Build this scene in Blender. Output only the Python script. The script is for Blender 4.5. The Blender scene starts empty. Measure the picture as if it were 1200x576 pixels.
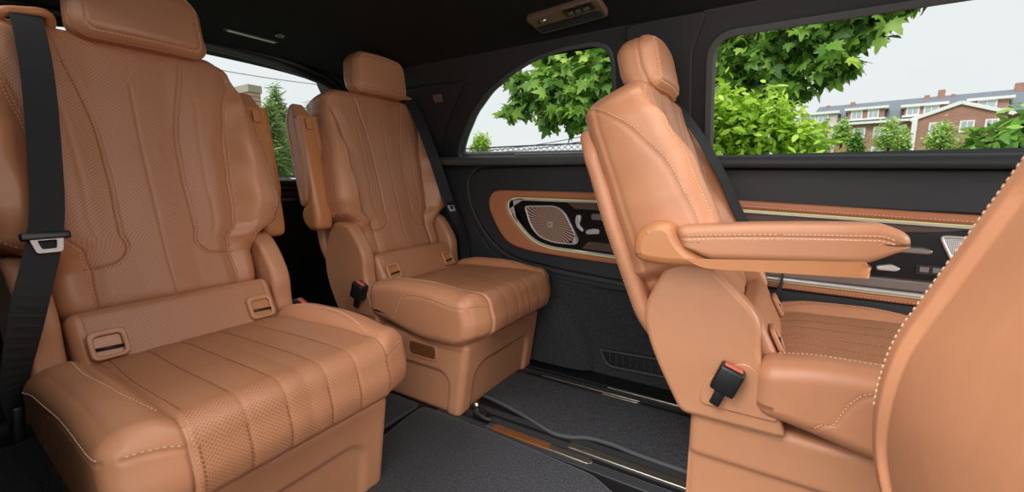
import bpy, bmesh, math, random
from mathutils import Vector, Matrix
random.seed(7)
sc = bpy.context.scene
COL = sc.collection
PI = math.pi
# ------------------------------------------------------------------ materials
def srgb(r, g, b):
    def f(c):
        c /= 255.0
        return c / 12.92 if c <= .04045 else ((c + .055) / 1.055) ** 2.4
    return (f(r), f(g), f(b), 1)

def base_mat(name, col, rough=.5, metal=0., spec=.5, coat=0.):
    m = bpy.data.materials.new(name); m.use_nodes = True
    nt = m.node_tree; b = nt.nodes['Principled BSDF']
    b.inputs['Base Color'].default_value = col
    b.inputs['Roughness'].default_value = rough
    b.inputs['Metallic'].default_value = metal
    b.inputs['Specular IOR Level'].default_value = spec
    b.inputs['Coat Weight'].default_value = coat
    return m, nt, b

def noise_mat(name, c1, c2, scale=60, rough=.5, bump=.1, bdist=.001, metal=0., spec=.5, coat=0., detail=3, stretch=None):
    m, nt, b = base_mat(name, c1, rough, metal, spec, coat)
    N = nt.nodes; L = nt.links
    tc = N.new('ShaderNodeTexCoord'); nz = N.new('ShaderNodeTexNoise')
    nz.inputs['Scale'].default_value = scale; nz.inputs['Detail'].default_value = detail
    if stretch:
        mp = N.new('ShaderNodeMapping'); mp.inputs['Scale'].default_value = stretch
        L.new(tc.outputs['Object'], mp.inputs['Vector']); L.new(mp.outputs['Vector'], nz.inputs['Vector'])
    else:
        L.new(tc.outputs['Object'], nz.inputs['Vector'])
    mx = N.new('ShaderNodeMix'); mx.data_type = 'RGBA'
    mx.inputs[6].default_value = c1; mx.inputs[7].default_value = c2
    L.new(nz.outputs['Fac'], mx.inputs[0]); L.new(mx.outputs[2], b.inputs['Base Color'])
    if bump:
        bp = N.new('ShaderNodeBump'); bp.inputs['Strength'].default_value = bump; bp.inputs['Distance'].default_value = bdist
        L.new(nz.outputs['Fac'], bp.inputs['Height']); L.new(bp.outputs['Normal'], b.inputs['Normal'])
    return m

TAN = srgb(192, 133, 97); TAN2 = srgb(180, 115, 80)
def leather(name, c, perf=False):
    m, nt, b = base_mat(name, c, .43, 0, .45)
    N = nt.nodes; L = nt.links
    tc = N.new('ShaderNodeTexCoord')
    v = N.new('ShaderNodeTexVoronoi'); v.inputs['Scale'].default_value = 420
    L.new(tc.outputs['Object'], v.inputs['Vector'])
    nz = N.new('ShaderNodeTexNoise'); nz.inputs['Scale'].default_value = 9; nz.inputs['Detail'].default_value = 2
    L.new(tc.outputs['Object'], nz.inputs['Vector'])
    mx = N.new('ShaderNodeMix'); mx.data_type = 'RGBA'
    mx.inputs[6].default_value = c; mx.inputs[7].default_value = (c[0] * .84, c[1] * .82, c[2] * .8, 1)
    L.new(nz.outputs['Fac'], mx.inputs[0])
    bp = N.new('ShaderNodeBump'); bp.inputs['Strength'].default_value = .12; bp.inputs['Distance'].default_value = .0006
    L.new(v.outputs['Distance'], bp.inputs['Height'])
    last = mx.outputs[2]
    nrm = bp.outputs['Normal']
    # soft wrinkles
    wz = N.new('ShaderNodeTexNoise'); wz.inputs['Scale'].default_value = 14; wz.inputs['Detail'].default_value = 3
    wz.inputs['Distortion'].default_value = .6
    L.new(tc.outputs['Object'], wz.inputs['Vector'])
    b3 = N.new('ShaderNodeBump'); b3.inputs['Strength'].default_value = .22; b3.inputs['Distance'].default_value = .006
    L.new(wz.outputs['Fac'], b3.inputs['Height']); L.new(nrm, b3.inputs['Normal'])
    nrm = b3.outputs['Normal']
    if perf:
        mp = N.new('ShaderNodeMapping'); mp.inputs['Rotation'].default_value = (0, 0, PI / 4)
        L.new(tc.outputs['UV'], mp.inputs['Vector'])
        d = N.new('ShaderNodeTexVoronoi'); d.voronoi_dimensions = '2D'; d.inputs['Scale'].default_value = 185; d.inputs['Randomness'].default_value = 0
        L.new(mp.outputs['Vector'], d.inputs['Vector'])
        mr = N.new('ShaderNodeMapRange'); mr.inputs['From Min'].default_value = .16; mr.inputs['From Max'].default_value = .30
        L.new(d.outputs['Distance'], mr.inputs['Value'])
        m2 = N.new('ShaderNodeMix'); m2.data_type = 'RGBA'
        m2.inputs[6].default_value = (c[0] * .55, c[1] * .52, c[2] * .5, 1)
        L.new(last, m2.inputs[7]); L.new(mr.outputs['Result'], m2.inputs[0]); last = m2.outputs[2]
        b2 = N.new('ShaderNodeBump'); b2.inputs['Strength'].default_value = .25; b2.inputs['Distance'].default_value = .001
        L.new(mr.outputs['Result'], b2.inputs['Height']); L.new(nrm, b2.inputs['Normal']); nrm = b2.outputs['Normal']
    L.new(last, b.inputs['Base Color']); L.new(nrm, b.inputs['Normal'])
    return m

LEA = leather('tan leather', TAN)
PERF = leather('perforated tan leather', TAN, True)
LEAD = leather('darker tan leather', TAN2)
PLA = noise_mat('tan plastic', srgb(190, 134, 98), srgb(184, 128, 93), 30, .42, .03)
PLAD = noise_mat('deep tan plastic', srgb(188, 126, 80), srgb(182, 120, 74), 30, .35, .03)
STI = noise_mat('cream thread', srgb(230, 196, 164), srgb(220, 184, 152), 300, .8, 0)
STID = noise_mat('tan thread', srgb(150, 92, 55), srgb(140, 84, 50), 300, .8, 0)
BELT = noise_mat('belt webbing', srgb(30, 31, 33), srgb(22, 23, 25), 900, .75, .5, .0006, stretch=(1, 1, .2))
BLK = noise_mat('black plastic', srgb(20, 20, 21), srgb(26, 26, 27), 200, .4, .05)
BLKS = noise_mat('soft black trim', srgb(32, 33, 35), srgb(39, 40, 42), 260, .62, .25, .0008)
BLK2 = noise_mat('dark grey trim', srgb(52, 53, 55), srgb(44, 45, 47), 260, .6, .2, .0008)
GLOSS = base_mat('gloss black panel', srgb(12, 12, 13), .28, 0, .35, 0)[0]
CHR = noise_mat('chrome', srgb(225, 222, 216), srgb(200, 196, 190), 20, .18, 0, metal=1.)
BRU = noise_mat('brushed metal', srgb(150, 140, 136), srgb(120, 110, 106), 40, .35, .05, metal=.8, stretch=(1, 20, 20))
STEEL = noise_mat('rail steel', srgb(196, 190, 178), srgb(120, 108, 94), 5, .3, .03, metal=.9, stretch=(1, 30, 1))
BRONZE = noise_mat('bronze cover', srgb(142, 90, 54), srgb(122, 76, 44), 30, .35, 0, metal=.35)
RED = base_mat('red button', srgb(205, 45, 35), .4)[0]
REDD = noise_mat('pinkish red button', srgb(214, 96, 78), srgb(200, 84, 66), 30, .4, 0)
WOOD = noise_mat('smoked wood', srgb(96, 74, 60), srgb(62, 47, 38), 22, .42, .1, metal=.1, coat=0., detail=6, stretch=(.6, 12, 12))
CARPET = noise_mat('black carpet', srgb(18, 18, 19), srgb(92, 92, 95), 170, .95, 1., .004, spec=.1, detail=10)
CARPW = noise_mat('black wall carpet', srgb(14, 14, 15), srgb(72, 72, 75), 150, .95, 1., .004, spec=.1, detail=8)
HEAD = noise_mat('black headliner', srgb(36, 37, 37), srgb(46, 47, 47), 500, .95, .4, .001, spec=.1)
PIPE = noise_mat('grey edging', srgb(78, 78, 80), srgb(60, 60, 62), 300, .8, .3)
AMB = base_mat('ambient strip', srgb(206, 200, 150), .3)[0]
_b = AMB.node_tree.nodes['Principled BSDF']; _b.inputs['Emission Color'].default_value = srgb(216, 216, 130); _b.inputs['Emission Strength'].default_value = .1
SAT = noise_mat('satin chrome', srgb(212, 208, 204), srgb(196, 192, 188), 20, .3, 0, metal=.35)
FRM = noise_mat('grey window trim', srgb(74, 76, 76), srgb(64, 66, 66), 260, .6, .15, .0008)
WHITEP = noise_mat('white paint', srgb(238, 238, 234), srgb(226, 226, 222), 2, .6, 0)

def glass_mat():
    m = bpy.data.materials.new('window glass'); m.use_nodes = True
    nt = m.node_tree; N = nt.nodes; L = nt.links; N.remove(N['Principled BSDF'])
    t = N.new('ShaderNodeBsdfTransparent'); t.inputs['Color'].default_value = (.96, .975, .965, 1)
    g = N.new('ShaderNodeBsdfGlossy'); g.inputs['Roughness'].default_value = .03
    fr = N.new('ShaderNodeLayerWeight'); fr.inputs['Blend'].default_value = .12
    mp = N.new('ShaderNodeMath'); mp.operation = 'MULTIPLY'; mp.inputs[1].default_value = .35
    mx = N.new('ShaderNodeMixShader')
    L.new(fr.outputs['Fresnel'], mp.inputs[0]); L.new(mp.outputs[0], mx.inputs[0]); L.new(t.outputs[0], mx.inputs[1]); L.new(g.outputs[0], mx.inputs[2])
    L.new(mx.outputs[0], N['Material Output'].inputs['Surface'])
    return m
GLASS = glass_mat()

def burst_mat():
    m, nt, b = base_mat('sunburst grille', srgb(150, 112, 92), .35, .35)
    N = nt.nodes; L = nt.links
    tc = N.new('ShaderNodeTexCoord'); sp = N.new('ShaderNodeSeparateXYZ'); L.new(tc.outputs['Object'], sp.inputs[0])
    at = N.new('ShaderNodeMath'); at.operation = 'ARCTAN2'; L.new(sp.outputs['Y'], at.inputs[0]); L.new(sp.outputs['X'], at.inputs[1])
    mu = N.new('ShaderNodeMath'); mu.operation = 'MULTIPLY'; mu.inputs[1].default_value = 54; L.new(at.outputs[0], mu.inputs[0])
    sn = N.new('ShaderNodeMath'); sn.operation = 'SINE'; L.new(mu.outputs[0], sn.inputs[0])
    mr = N.new('ShaderNodeMapRange'); mr.inputs['From Min'].default_value = -.6; mr.inputs['From Max'].default_value = .6
    L.new(sn.outputs[0], mr.inputs['Value'])
    mx = N.new('ShaderNodeMix'); mx.data_type = 'RGBA'; mx.inputs[6].default_value = srgb(70, 50, 42); mx.inputs[7].default_value = srgb(202, 172, 152)
    L.new(mr.outputs[0], mx.inputs[0]); L.new(mx.outputs[2], b.inputs['Base Color'])
    return m
BURST = burst_mat()
def mesh_mat():
    m, nt, b = base_mat('speaker mesh', srgb(190, 186, 184), .35, .7)
    N = nt.nodes; L = nt.links
    tc = N.new('ShaderNodeTexCoord'); d = N.new('ShaderNodeTexVoronoi'); d.voronoi_dimensions = '2D'; d.inputs['Scale'].default_value = 250; d.inputs['Randomness'].default_value = 0
    L.new(tc.outputs['Object'], d.inputs['Vector'])
    mr = N.new('ShaderNodeMapRange'); mr.inputs['From Min'].default_value = .25; mr.inputs['From Max'].default_value = .4; L.new(d.outputs['Distance'], mr.inputs['Value'])
    mx = N.new('ShaderNodeMix'); mx.data_type = 'RGBA'; mx.inputs[6].default_value = srgb(40, 38, 38); mx.inputs[7].default_value = srgb(215, 210, 206)
    L.new(mr.outputs[0], mx.inputs[0]); L.new(mx.outputs[2], b.inputs['Base Color'])
    return m
MESHM = mesh_mat()

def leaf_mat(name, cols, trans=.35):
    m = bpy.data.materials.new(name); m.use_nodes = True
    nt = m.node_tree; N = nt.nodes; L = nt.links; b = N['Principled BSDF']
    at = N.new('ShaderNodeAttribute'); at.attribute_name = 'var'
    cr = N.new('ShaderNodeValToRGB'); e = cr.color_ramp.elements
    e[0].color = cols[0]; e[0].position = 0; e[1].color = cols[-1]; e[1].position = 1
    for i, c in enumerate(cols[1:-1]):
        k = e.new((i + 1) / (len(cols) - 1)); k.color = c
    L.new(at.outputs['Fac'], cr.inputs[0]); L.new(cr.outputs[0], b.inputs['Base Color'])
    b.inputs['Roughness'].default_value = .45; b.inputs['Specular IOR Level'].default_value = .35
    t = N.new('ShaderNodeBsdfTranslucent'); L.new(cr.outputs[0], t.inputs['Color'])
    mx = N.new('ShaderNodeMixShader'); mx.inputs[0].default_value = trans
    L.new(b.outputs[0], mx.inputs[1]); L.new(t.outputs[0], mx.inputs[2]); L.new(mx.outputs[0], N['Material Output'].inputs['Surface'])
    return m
# ------------------------------------------------------------------ helpers
def link(o, parent=None):
    COL.objects.link(o)
    if parent is not None: o.parent = parent
    return o
def tag(o, label=None, cat=None, group=None, kind=None):
    if label: o['label'] = label
    if cat: o['category'] = cat
    if group: o['group'] = group
    if kind: o['kind'] = kind
    return o
def empty(name, loc=(0, 0, 0), **k):
    o = bpy.data.objects.new(name, None); o.empty_display_size = .1; link(o); o.location = loc
    return tag(o, **k)
def mkobj(name, me, mats, parent=None, mw=None, smooth=True):
    if not isinstance(mats, (list, tuple)): mats = [mats]
    for i, m in enumerate(mats):
        if i < len(me.materials): me.materials[i] = m
        else: me.materials.append(m)
    if smooth:
        me.polygons.foreach_set('use_smooth', [True] * len(me.polygons)); me.update()
    o = bpy.data.objects.new(name, me); link(o, parent)
    if mw is not None: o.matrix_local = mw
    return o
def frame(o, x, y):
    """matrix: origin, local X axis, local Y axis; Z = X cross Y"""
    X = Vector(x).normalized(); Y = Vector(y).normalized(); Z = X.cross(Y).normalized(); Y = Z.cross(X)
    M = Matrix((X, Y, Z)).transposed().to_4x4(); M.translation = Vector(o); return M
def sm(a, b, x):
    t = max(0., min(1., (x - a) / (b - a))); return t * t * (3 - 2 * t)
def interp(tab, x):
    if x <= tab[0][0]: return tab[0][1]
    for (a, b), (c, d) in zip(tab, tab[1:]):
        if x <= c:
            t = (x - a) / (c - a); t = t * t * (3 - 2 * t); return b + (d - b) * t
    return tab[-1][1]
def catmull(pts, n=6, closed=False):
    out = []; P = [Vector(p) for p in pts]; m = len(P)
    for i in range(m if closed else m - 1):
        if closed: a, b, c, d = P[i - 1], P[i], P[(i + 1) % m], P[(i + 2) % m]
        else: a, b, c, d = P[max(0, i - 1)], P[i], P[i + 1], P[min(m - 1, i + 2)]
        for k in range(n):
            t = k / n
            out.append(.5 * ((2 * b) + (c - a) * t + (2 * a - 5 * b + 4 * c - d) * t * t + (3 * b - a - 3 * c + d) * t ** 3))
    if not closed: out.append(P[-1].copy())
    return out
def resample(pts, step):
    out = [pts[0].copy()]; acc = 0
    for a, b in zip(pts, pts[1:]):
        d = (b - a).length
        if d < 1e-9: continue
        t = step - acc
        while t <= d:
            out.append(a + (b - a) * (t / d)); t += step
        acc = (acc + d) % step if t > d else 0
        acc = d - (t - step)
    return out
def roundpoly(pts, r=.01, n=5):
    out = []; m = len(pts)
    for i in range(m):
        p = Vector(pts[i]).to_2d() if len(pts[i]) > 2 else Vector(pts[i]); a = Vector(pts[i - 1]); b = Vector(pts[(i + 1) % m])
        rr = r[i] if isinstance(r, (list, tuple)) else r
        da = (a - p); db = (b - p)
        ra = min(rr, da.length * .49); rb = min(rr, db.length * .49)
        s = p + da.normalized() * ra; e = p + db.normalized() * rb
        for k in range(n + 1):
            t = k / n; out.append(s * (1 - t) ** 2 + p * 2 * t * (1 - t) + e * t * t)
    return out
def rect(cx, cy, w, h, r=.01, n=5):
    return roundpoly([(cx - w / 2, cy - h / 2), (cx + w / 2, cy - h / 2), (cx + w / 2, cy + h / 2), (cx - w / 2, cy + h / 2)], r, n)
def flat(name, loops, mats, parent=None, M=None, th=.01, bev=.002, z0=0., bres=2):
    """filled 2D outline(s) (holes allowed) extruded z0..z0+th, real bevelled solid"""
    cu = bpy.data.curves.new('outline', 'CURVE'); cu.dimensions = '2D'; cu.fill_mode = 'BOTH'
    cu.extrude = max(th / 2 - bev, .0001); cu.bevel_depth = bev; cu.bevel_resolution = bres; cu.offset = -bev
    for lp in loops:
        s = cu.splines.new('POLY'); s.points.add(len(lp) - 1); s.use_cyclic_u = True
        for i, p in enumerate(lp): s.points[i].co = (p[0], p[1], 0, 1)
    t = bpy.data.objects.new('outline', cu); COL.objects.link(t)
    dg = bpy.context.evaluated_depsgraph_get(); dg.update()
    me = bpy.data.meshes.new_from_object(t.evaluated_get(dg))
    bpy.data.objects.remove(t); bpy.data.curves.remove(cu)
    # pull any mitre spike of the bevel back to its outline
    segs = [((lp[i - 1][0], lp[i - 1][1]), (lp[i][0], lp[i][1])) for lp in loops for i in range(len(lp))]
    lim = bev * 1.8 + .0006
    for v in me.vertices:
        px, py = v.co.x, v.co.y; best = 1e9; bp = None
        for (ax, ay), (bx, by) in segs:
            dx = bx - ax; dy = by - ay; l = dx * dx + dy * dy
            k = ((px - ax) * dx + (py - ay) * dy) / l if l > 1e-14 else 0
            k = 0 if k < 0 else 1 if k > 1 else k
            qx = ax + k * dx; qy = ay + k * dy; d = (px - qx) ** 2 + (py - qy) ** 2
            if d < best: best = d; bp = (qx, qy)
        if best > lim * lim: v.co.x, v.co.y = bp
    me.transform(Matrix.Translation((0, 0, z0 + th / 2)))
    me.name = name
    o = mkobj(name, me, mats, parent, M, smooth=False)
    return o
def grid_mesh(name, fn, nu, nv, uvs=None, closed_u=False):
    vs = []; fs = []
    for j in range(nv + 1):
        for i in range(nu + (0 if closed_u else 1)):
            vs.append(fn(i / nu, j / nv))
    w = nu if closed_u else nu + 1
    for j in range(nv):
        for i in range(nu):
            a = j * w + i; b = j * w + (i + 1) % w
            fs.append((a, b, b + w, a + w))
    me = bpy.data.meshes.new(name); me.from_pydata(vs, [], fs); me.update(); return me
def tube(name, pts, r, mats, parent=None, M=None, n=10, closed=False):
    P = [Vector(p) for p in pts]; m = len(P); vs = []; fs = []
    up = Vector((0, 0, 1)); 
    for i, p in enumerate(P):
        if closed: t = P[(i + 1) % m] - P[i - 1]
        else: t = P[min(i + 1, m - 1)] - P[max(i - 1, 0)]
        t.normalize()
        u = up if abs(t.dot(up)) < .95 else Vector((1, 0, 0))
        a = t.cross(u).normalized(); b = t.cross(a)
        rr = r(i / (m - 1)) if callable(r) else r
        for k in range(n):
            th = 2 * PI * k / n; vs.append(p + a * (rr * math.cos(th)) + b * (rr * math.sin(th)))
    for i in range(m if closed else m - 1):
        for k in range(n):
            a = i * n + k; b = i * n + (k + 1) % n; c = ((i + 1) % m) * n
            fs.append((a, b, c + (k + 1) % n, c + k))
    if not closed:
        fs.append(tuple(range(n))[::-1]); fs.append(tuple((m - 1) * n + k for k in range(n)))
    me = bpy.data.meshes.new(name); me.from_pydata(vs, [], fs); me.update()
    return mkobj(name, me, mats, parent, M)
def boxmesh(name, boxes):
    """boxes: list of (cx,cy,cz,sx,sy,sz) or (Matrix,sx,sy,sz)"""
    vs = []; fs = []
    for b in boxes:
        if isinstance(b[0], Matrix): M, sx, sy, sz = b
        else: M = Matrix.Translation(b[:3]); sx, sy, sz = b[3:]
        k = len(vs)
        for x in (-.5, .5):
            for y in (-.5, .5):
                for z in (-.5, .5): vs.append(M @ Vector((x * sx, y * sy, z * sz)))
        fs += [tuple(k + q for q in f) for f in ((0, 1, 3, 2), (4, 6, 7, 5), (0, 4, 5, 1), (2, 3, 7, 6), (0, 2, 6, 4), (1, 5, 7, 3))]
    me = bpy.data.meshes.new(name); me.from_pydata(vs, [], fs); me.update(); return me
def bevbox(name, s, mats, parent=None, M=None, bev=.004, seg=3):
    bm = bmesh.new(); bmesh.ops.create_cube(bm, size=1)
    for v in bm.verts: v.co = Vector((v.co.x * s[0], v.co.y * s[1], v.co.z * s[2]))
    bmesh.ops.bevel(bm, geom=bm.edges[:], offset=bev, segments=seg, affect='EDGES', profile=.5)
    me = bpy.data.meshes.new(name); bm.to_mesh(me); bm.free()
    return mkobj(name, me, mats, parent, M)

class Pillow:
    """rounded box on a lattice, then deformed; keeps S(q) so seams and stitches can follow the surface"""
    def __init__(s, h, r, n, deform=None, matfn=None):
        s.h = h; s.r = r; s.n = n; s.deform = deform; s.matfn = matfn
    def S(s, q):
        h, r = s.h, s.r
        inn = [max(-(h[i] - r), min(h[i] - r, q[i])) for i in range(3)]
        d = Vector((q[0] - inn[0], q[1] - inn[1], q[2] - inn[2])); L = d.length
        nn = d / L if L > 1e-9 else Vector((0, 0, 1))
        P = Vector(inn) + nn * r
        if s.deform: P = s.deform(P, nn, q)
        return P
    def N(s, q, ax):
        e = .002; o = [i for i in range(3) if i != ax]
        q1 = list(q); q1[o[0]] += e; q2 = list(q); q2[o[1]] += e
        p = s.S(q); n = (s.S(q1) - p).cross(s.S(q2) - p).normalized()
        sg = 1 if q[ax] > 0 else -1
        ref = Vector((0, 0, 0)); ref[ax] = sg
        return n if n.dot(ref) > 0 else -n
    def mesh(s, name):
        nx, ny, nz = s.n; h = s.h; idx = {}; vs = []; fs = []; uvs = []; mi = []
        def V(i, j, k):
            key = (i, j, k)
            if key not in idx:
                q = (h[0] * (2 * i / nx - 1), h[1] * (2 * j / ny - 1), h[2] * (2 * k / nz - 1))
                idx[key] = len(vs); vs.append(s.S(q))
            return idx[key]
        def quad(keys, ax):
            ids = [V(*k) for k in keys]; fs.append(ids)
            qs = [(h[0] * (2 * i / nx - 1), h[1] * (2 * j / ny - 1), h[2] * (2 * k / nz - 1)) for i, j, k in keys]
            o = [i for i in range(3) if i != ax]
            for q in qs: uvs.extend((q[o[0]], q[o[1]]))
            c = [sum(q[t] for q in qs) / 4 for t in range(3)]
            mi.append(s.matfn(c, ax) if s.matfn else 0)
        for i in (0, nx):
            for j in range(ny):
                for k in range(nz):
                    K = [(i, j, k), (i, j + 1, k), (i, j + 1, k + 1), (i, j, k + 1)]
                    quad(K if i else K[::-1], 0)
        for j in (0, ny):
            for i in range(nx):
                for k in range(nz):
                    K = [(i, j, k), (i, j, k + 1), (i + 1, j, k + 1), (i + 1, j, k)]
                    quad(K if j else K[::-1], 1)
        for k in (0, nz):
            for i in range(nx):
                for j in range(ny):
                    K = [(i, j, k), (i + 1, j, k), (i + 1, j + 1, k), (i, j + 1, k)]
                    quad(K if k else K[::-1], 2)
        me = bpy.data.meshes.new(name); me.from_pydata(vs, [], fs)
        uv = me.uv_layers.new(name='UVMap'); uv.data.foreach_set('uv', uvs)
        me.polygons.foreach_set('material_index', mi); me.update()
        return me
    def stitches(s, curves, step=.0068, L=.0044, W=.0014, H=.0012, lift=.0005):
        """curves: list of (axis, sign, [(a,b)...]) on the box face"""
        bx = []
        for ax, sg, pts in curves:
            o = [i for i in range(3) if i != ax]
            P3 = []
            for a, b in pts:
                q = [0, 0, 0]; q[ax] = sg * s.h[ax]; q[o[0]] = a; q[o[1]] = b; P3.append((Vector(q)))
            P3 = catmull(P3, 6)
            fine = resample(P3, .002)
            surf = [s.S(q) for q in fine]; acc = 0; last = 0
            for i in range(1, len(surf) - 1):
                acc += (surf[i] - surf[i - 1]).length
                if acc - last >= step:
                    last = acc; t = (surf[i + 1] - surf[i - 1])
                    if t.length < 1e-7: continue
                    nn = s.N(fine[i], ax); 
                    M = frame(surf[i] + nn * lift, t, nn.cross(t))
                    bx.append((M, L, W, H))
        return boxmesh('stitching', bx)
def join(me, *adds):
    """stitches are surface pattern: fold them into their part's mesh with a material slot of their own"""
    bm = bmesh.new(); bm.from_mesh(me)
    for m2, idx in adds:
        n = len(bm.faces); bm.from_mesh(m2); bm.faces.ensure_lookup_table()
        for i in range(n, len(bm.faces)): bm.faces[i].material_index = idx
    bm.to_mesh(me); bm.free(); me.update(); return me
class Seams:
    def __init__(s): s.c = []
    def add(s, pts, depth=.003, sig=.0028, n=6):
        P = catmull([(a, b, 0) for a, b in pts], n); P = [(p.x, p.y) for p in P]
        xs = [p[0] for p in P]; ys = [p[1] for p in P]; m = sig * 3.5
        s.c.append((P, depth, sig, min(xs) - m, max(xs) + m, min(ys) - m, max(ys) + m))
    def at(s, x, y):
        t = 0
        for P, dp, sg, x0, x1, y0, y1 in s.c:
            if x < x0 or x > x1 or y < y0 or y > y1: continue
            best = 1
            for (ax, ay), (bx, by) in zip(P, P[1:]):
                dx = bx - ax; dy = by - ay; l = dx * dx + dy * dy
                k = ((x - ax) * dx + (y - ay) * dy) / l if l else 0
                k = 0 if k < 0 else 1 if k > 1 else k
                d = (x - ax - k * dx) ** 2 + (y - ay - k * dy) ** 2
                if d < best: best = d
            t = max(t, dp * math.exp(-best / (sg * sg)))
        return t

# ------------------------------------------------------------------ seat meshes (local: +X forward, +Y outboard, Z up)
def mirror(pts): return [(-a, b) for a, b in pts]
# --- backrest: box half (.085,.25,.335); front face coords (w, zq)
HW = [(0, .208), (.10, .215), (.145, .232), (.19, .29), (.24, .304), (.33, .298), (.45, .282), (.56, .272), (.62, .255), (.67, .225)]
V0 = .325
bs = Seams()
lobe = [(.150, .345), (.112, .28), (.075, .14), (.062, .0), (.064, -.11), (.075, -.175), (.10, -.205), (.14, -.215), (.175, -.215)]
outer = [(.222, .27), (.190, .19), (.163, .06), (.150, -.06), (.152, -.14), (.165, -.20), (.175, -.27), (.18, -.33)]
centre = [(.0, .22), (.0, .0), (0, -.12), (0, -.33)]
for c_ in (lobe, mirror(lobe)): bs.add(c_, .0042, .003)
for c_ in (outer, mirror(outer)): bs.add(c_, .006, .0035)
bs.add(centre, .002, .003)
for s_ in (1, -1): bs.add([(s_ * .125, .2), (s_ * .105, .0), (s_ * .108, -.15)], .0012, .004)
side_c = [(-.075, .325), (-.045, .300), (-.005, .25), (.025, .16), (.040, .05), (.045, -.08), (.040, -.16)]
side_s = Seams(); side_s.add(side_c, .0035, .003)
def outer_w(z):
    tab = [(-.33, .18), (-.27, .175), (-.2, .165), (-.14, .152), (-.06, .150), (.06, .163), (.19, .190), (.27, .222), (.34, .24)]
    return interp(tab, z)
def back_def(P, n, q):
    z = P.z; v = z + V0; hw = interp(HW, v); w = P.y / .25 * hw
    f = sm(-.05, .06, P.x); rear = 1 - sm(-.085, .02, P.x)
    x = P.x - .085
    aw = abs(q[1]); ow = outer_w(z)
    wing = interp([(0, .0), (.10, .004), (.16, .035), (.25, .058), (.4, .05), (.52, .03), (.62, .008), (.68, 0)], v)
    x += f * wing * sm(ow - .005, ow + .045, aw)
    x += f * .006 * math.cos(max(-1, min(1, q[1] / .07)) * PI / 2) * .6
    x += f * .007 * sm(.0, .035, abs(aw - ow)) * (1 if aw < ow else .3)
    # rounded roll at the lower edge
    x += f * .014 * math.exp(-((v - .035) / .05) ** 2)
    x -= f * .012 * math.exp(-((v - .40) / .18) ** 2) * (1 - sm(.05, .14, aw))
    # side thins out to the rear
    w -= math.copysign(1, w) * rear * interp([(0, 0), (.15, .0), (.25, .03), (.6, .02)], v) * sm(.15, .25, aw)
    z2 = z + .005 * (1 - (w / .26) ** 2) * sm(.2, .33, z)
    if z < 0: x += 0
    if n.x > .2: x -= bs.at(q[1], q[2]) * min(1, n.x * 1.4)
    # seams on side faces
    if aw > .2 and n.x < .9:
        w -= math.copysign(side_s.at(q[0], q[2]) * sm(.4, .8, abs(n.y)), w)
        d = q[0] + .045; g = .004 * math.exp(-(d / .005) ** 2) * abs(n.y); w -= math.copysign(g, w)
    return Vector((x, w, z2 + V0))
def back_mat(c, ax):
    if ax == 0 and c[0] > 0 and abs(c[1]) < outer_w(c[2]) and abs(c[1]) < .24 and c[2] < .31:
        lw = interp([(-.30, .3), (-.215, .3), (-.214, .11), (-.175, .075), (-.11, .064), (0, .062), (.14, .075), (.28, .112), (.345, .150)], c[2])
        return 1
    return 0
BACK = Pillow((.085, .25, .335), .042, (34, 190, 230), back_def, back_mat)
print('back'); BACK_ME = BACK.mesh('backrest')
side_st = [(a + .006, b + .004) for a, b in side_c]
wing_st = [(.236, -.20), (.242, -.12), (.244, 0), (.243, .15), (.236, .26), (.215, .305)]
BACK_ST = BACK.stitches([(1, 1, side_st), (1, -1, side_st), (0, 1, wing_st), (0, 1, mirror(wing_st)),
                         (0, 1, [(a + .006, b) for a, b in outer]), (0, 1, [(-a - .006, b) for a, b in outer])])
BACK_ST2 = BACK.stitches([(0, 1, [(a + .005, b) for a, b in lobe[1:]]), (0, 1, [(-a - .005, b) for a, b in lobe[1:]])], W=.0012)
join(BACK_ME, (BACK_ST, 2), (BACK_ST2, 3))
def rrsdf(x, y, cx, cy, hx, hy, r):
    dx = abs(x - cx) - hx + r; dy = abs(y - cy) - hy + r
    return math.hypot(max(dx, 0), max(dy, 0)) + min(max(dx, dy), 0) - r
# --- back shell
def shell_def(P, n, q):
    v = P.z + .24; hw = interp([(0, .258), (.1, .268), (.3, .270), (.5, .25), (.62, .215)], v)
    w = P.y / .24 * hw; x = P.x + 1.7 * max(0, .10 - v) ** 2
    if n.x < -.3:
        a = rrsdf(q[1], q[2], 0, -.13, .19, .20, .05)
        x += .010 * (1 - sm(-.004, .008, a)) + .004 * math.exp(-((a - .002) / .004) ** 2)
    return Vector((x, w, P.z + .24))
SHELL = Pillow((.022, .24, .36), .021, (6, 110, 150), shell_def); SHELL_ME = SHELL.mesh('back_shell')
SHELL_ST = SHELL.stitches([(0, -1, [(.222, -.26), (.225, 0), (.222, .2), (.20, .27)]), (0, -1, [(-.222, -.26), (-.225, 0), (-.222, .2), (-.20, .27)])], step=.0075, L=.0044, W=.0014)
join(SHELL_ME, (SHELL_ST, 1))
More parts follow.
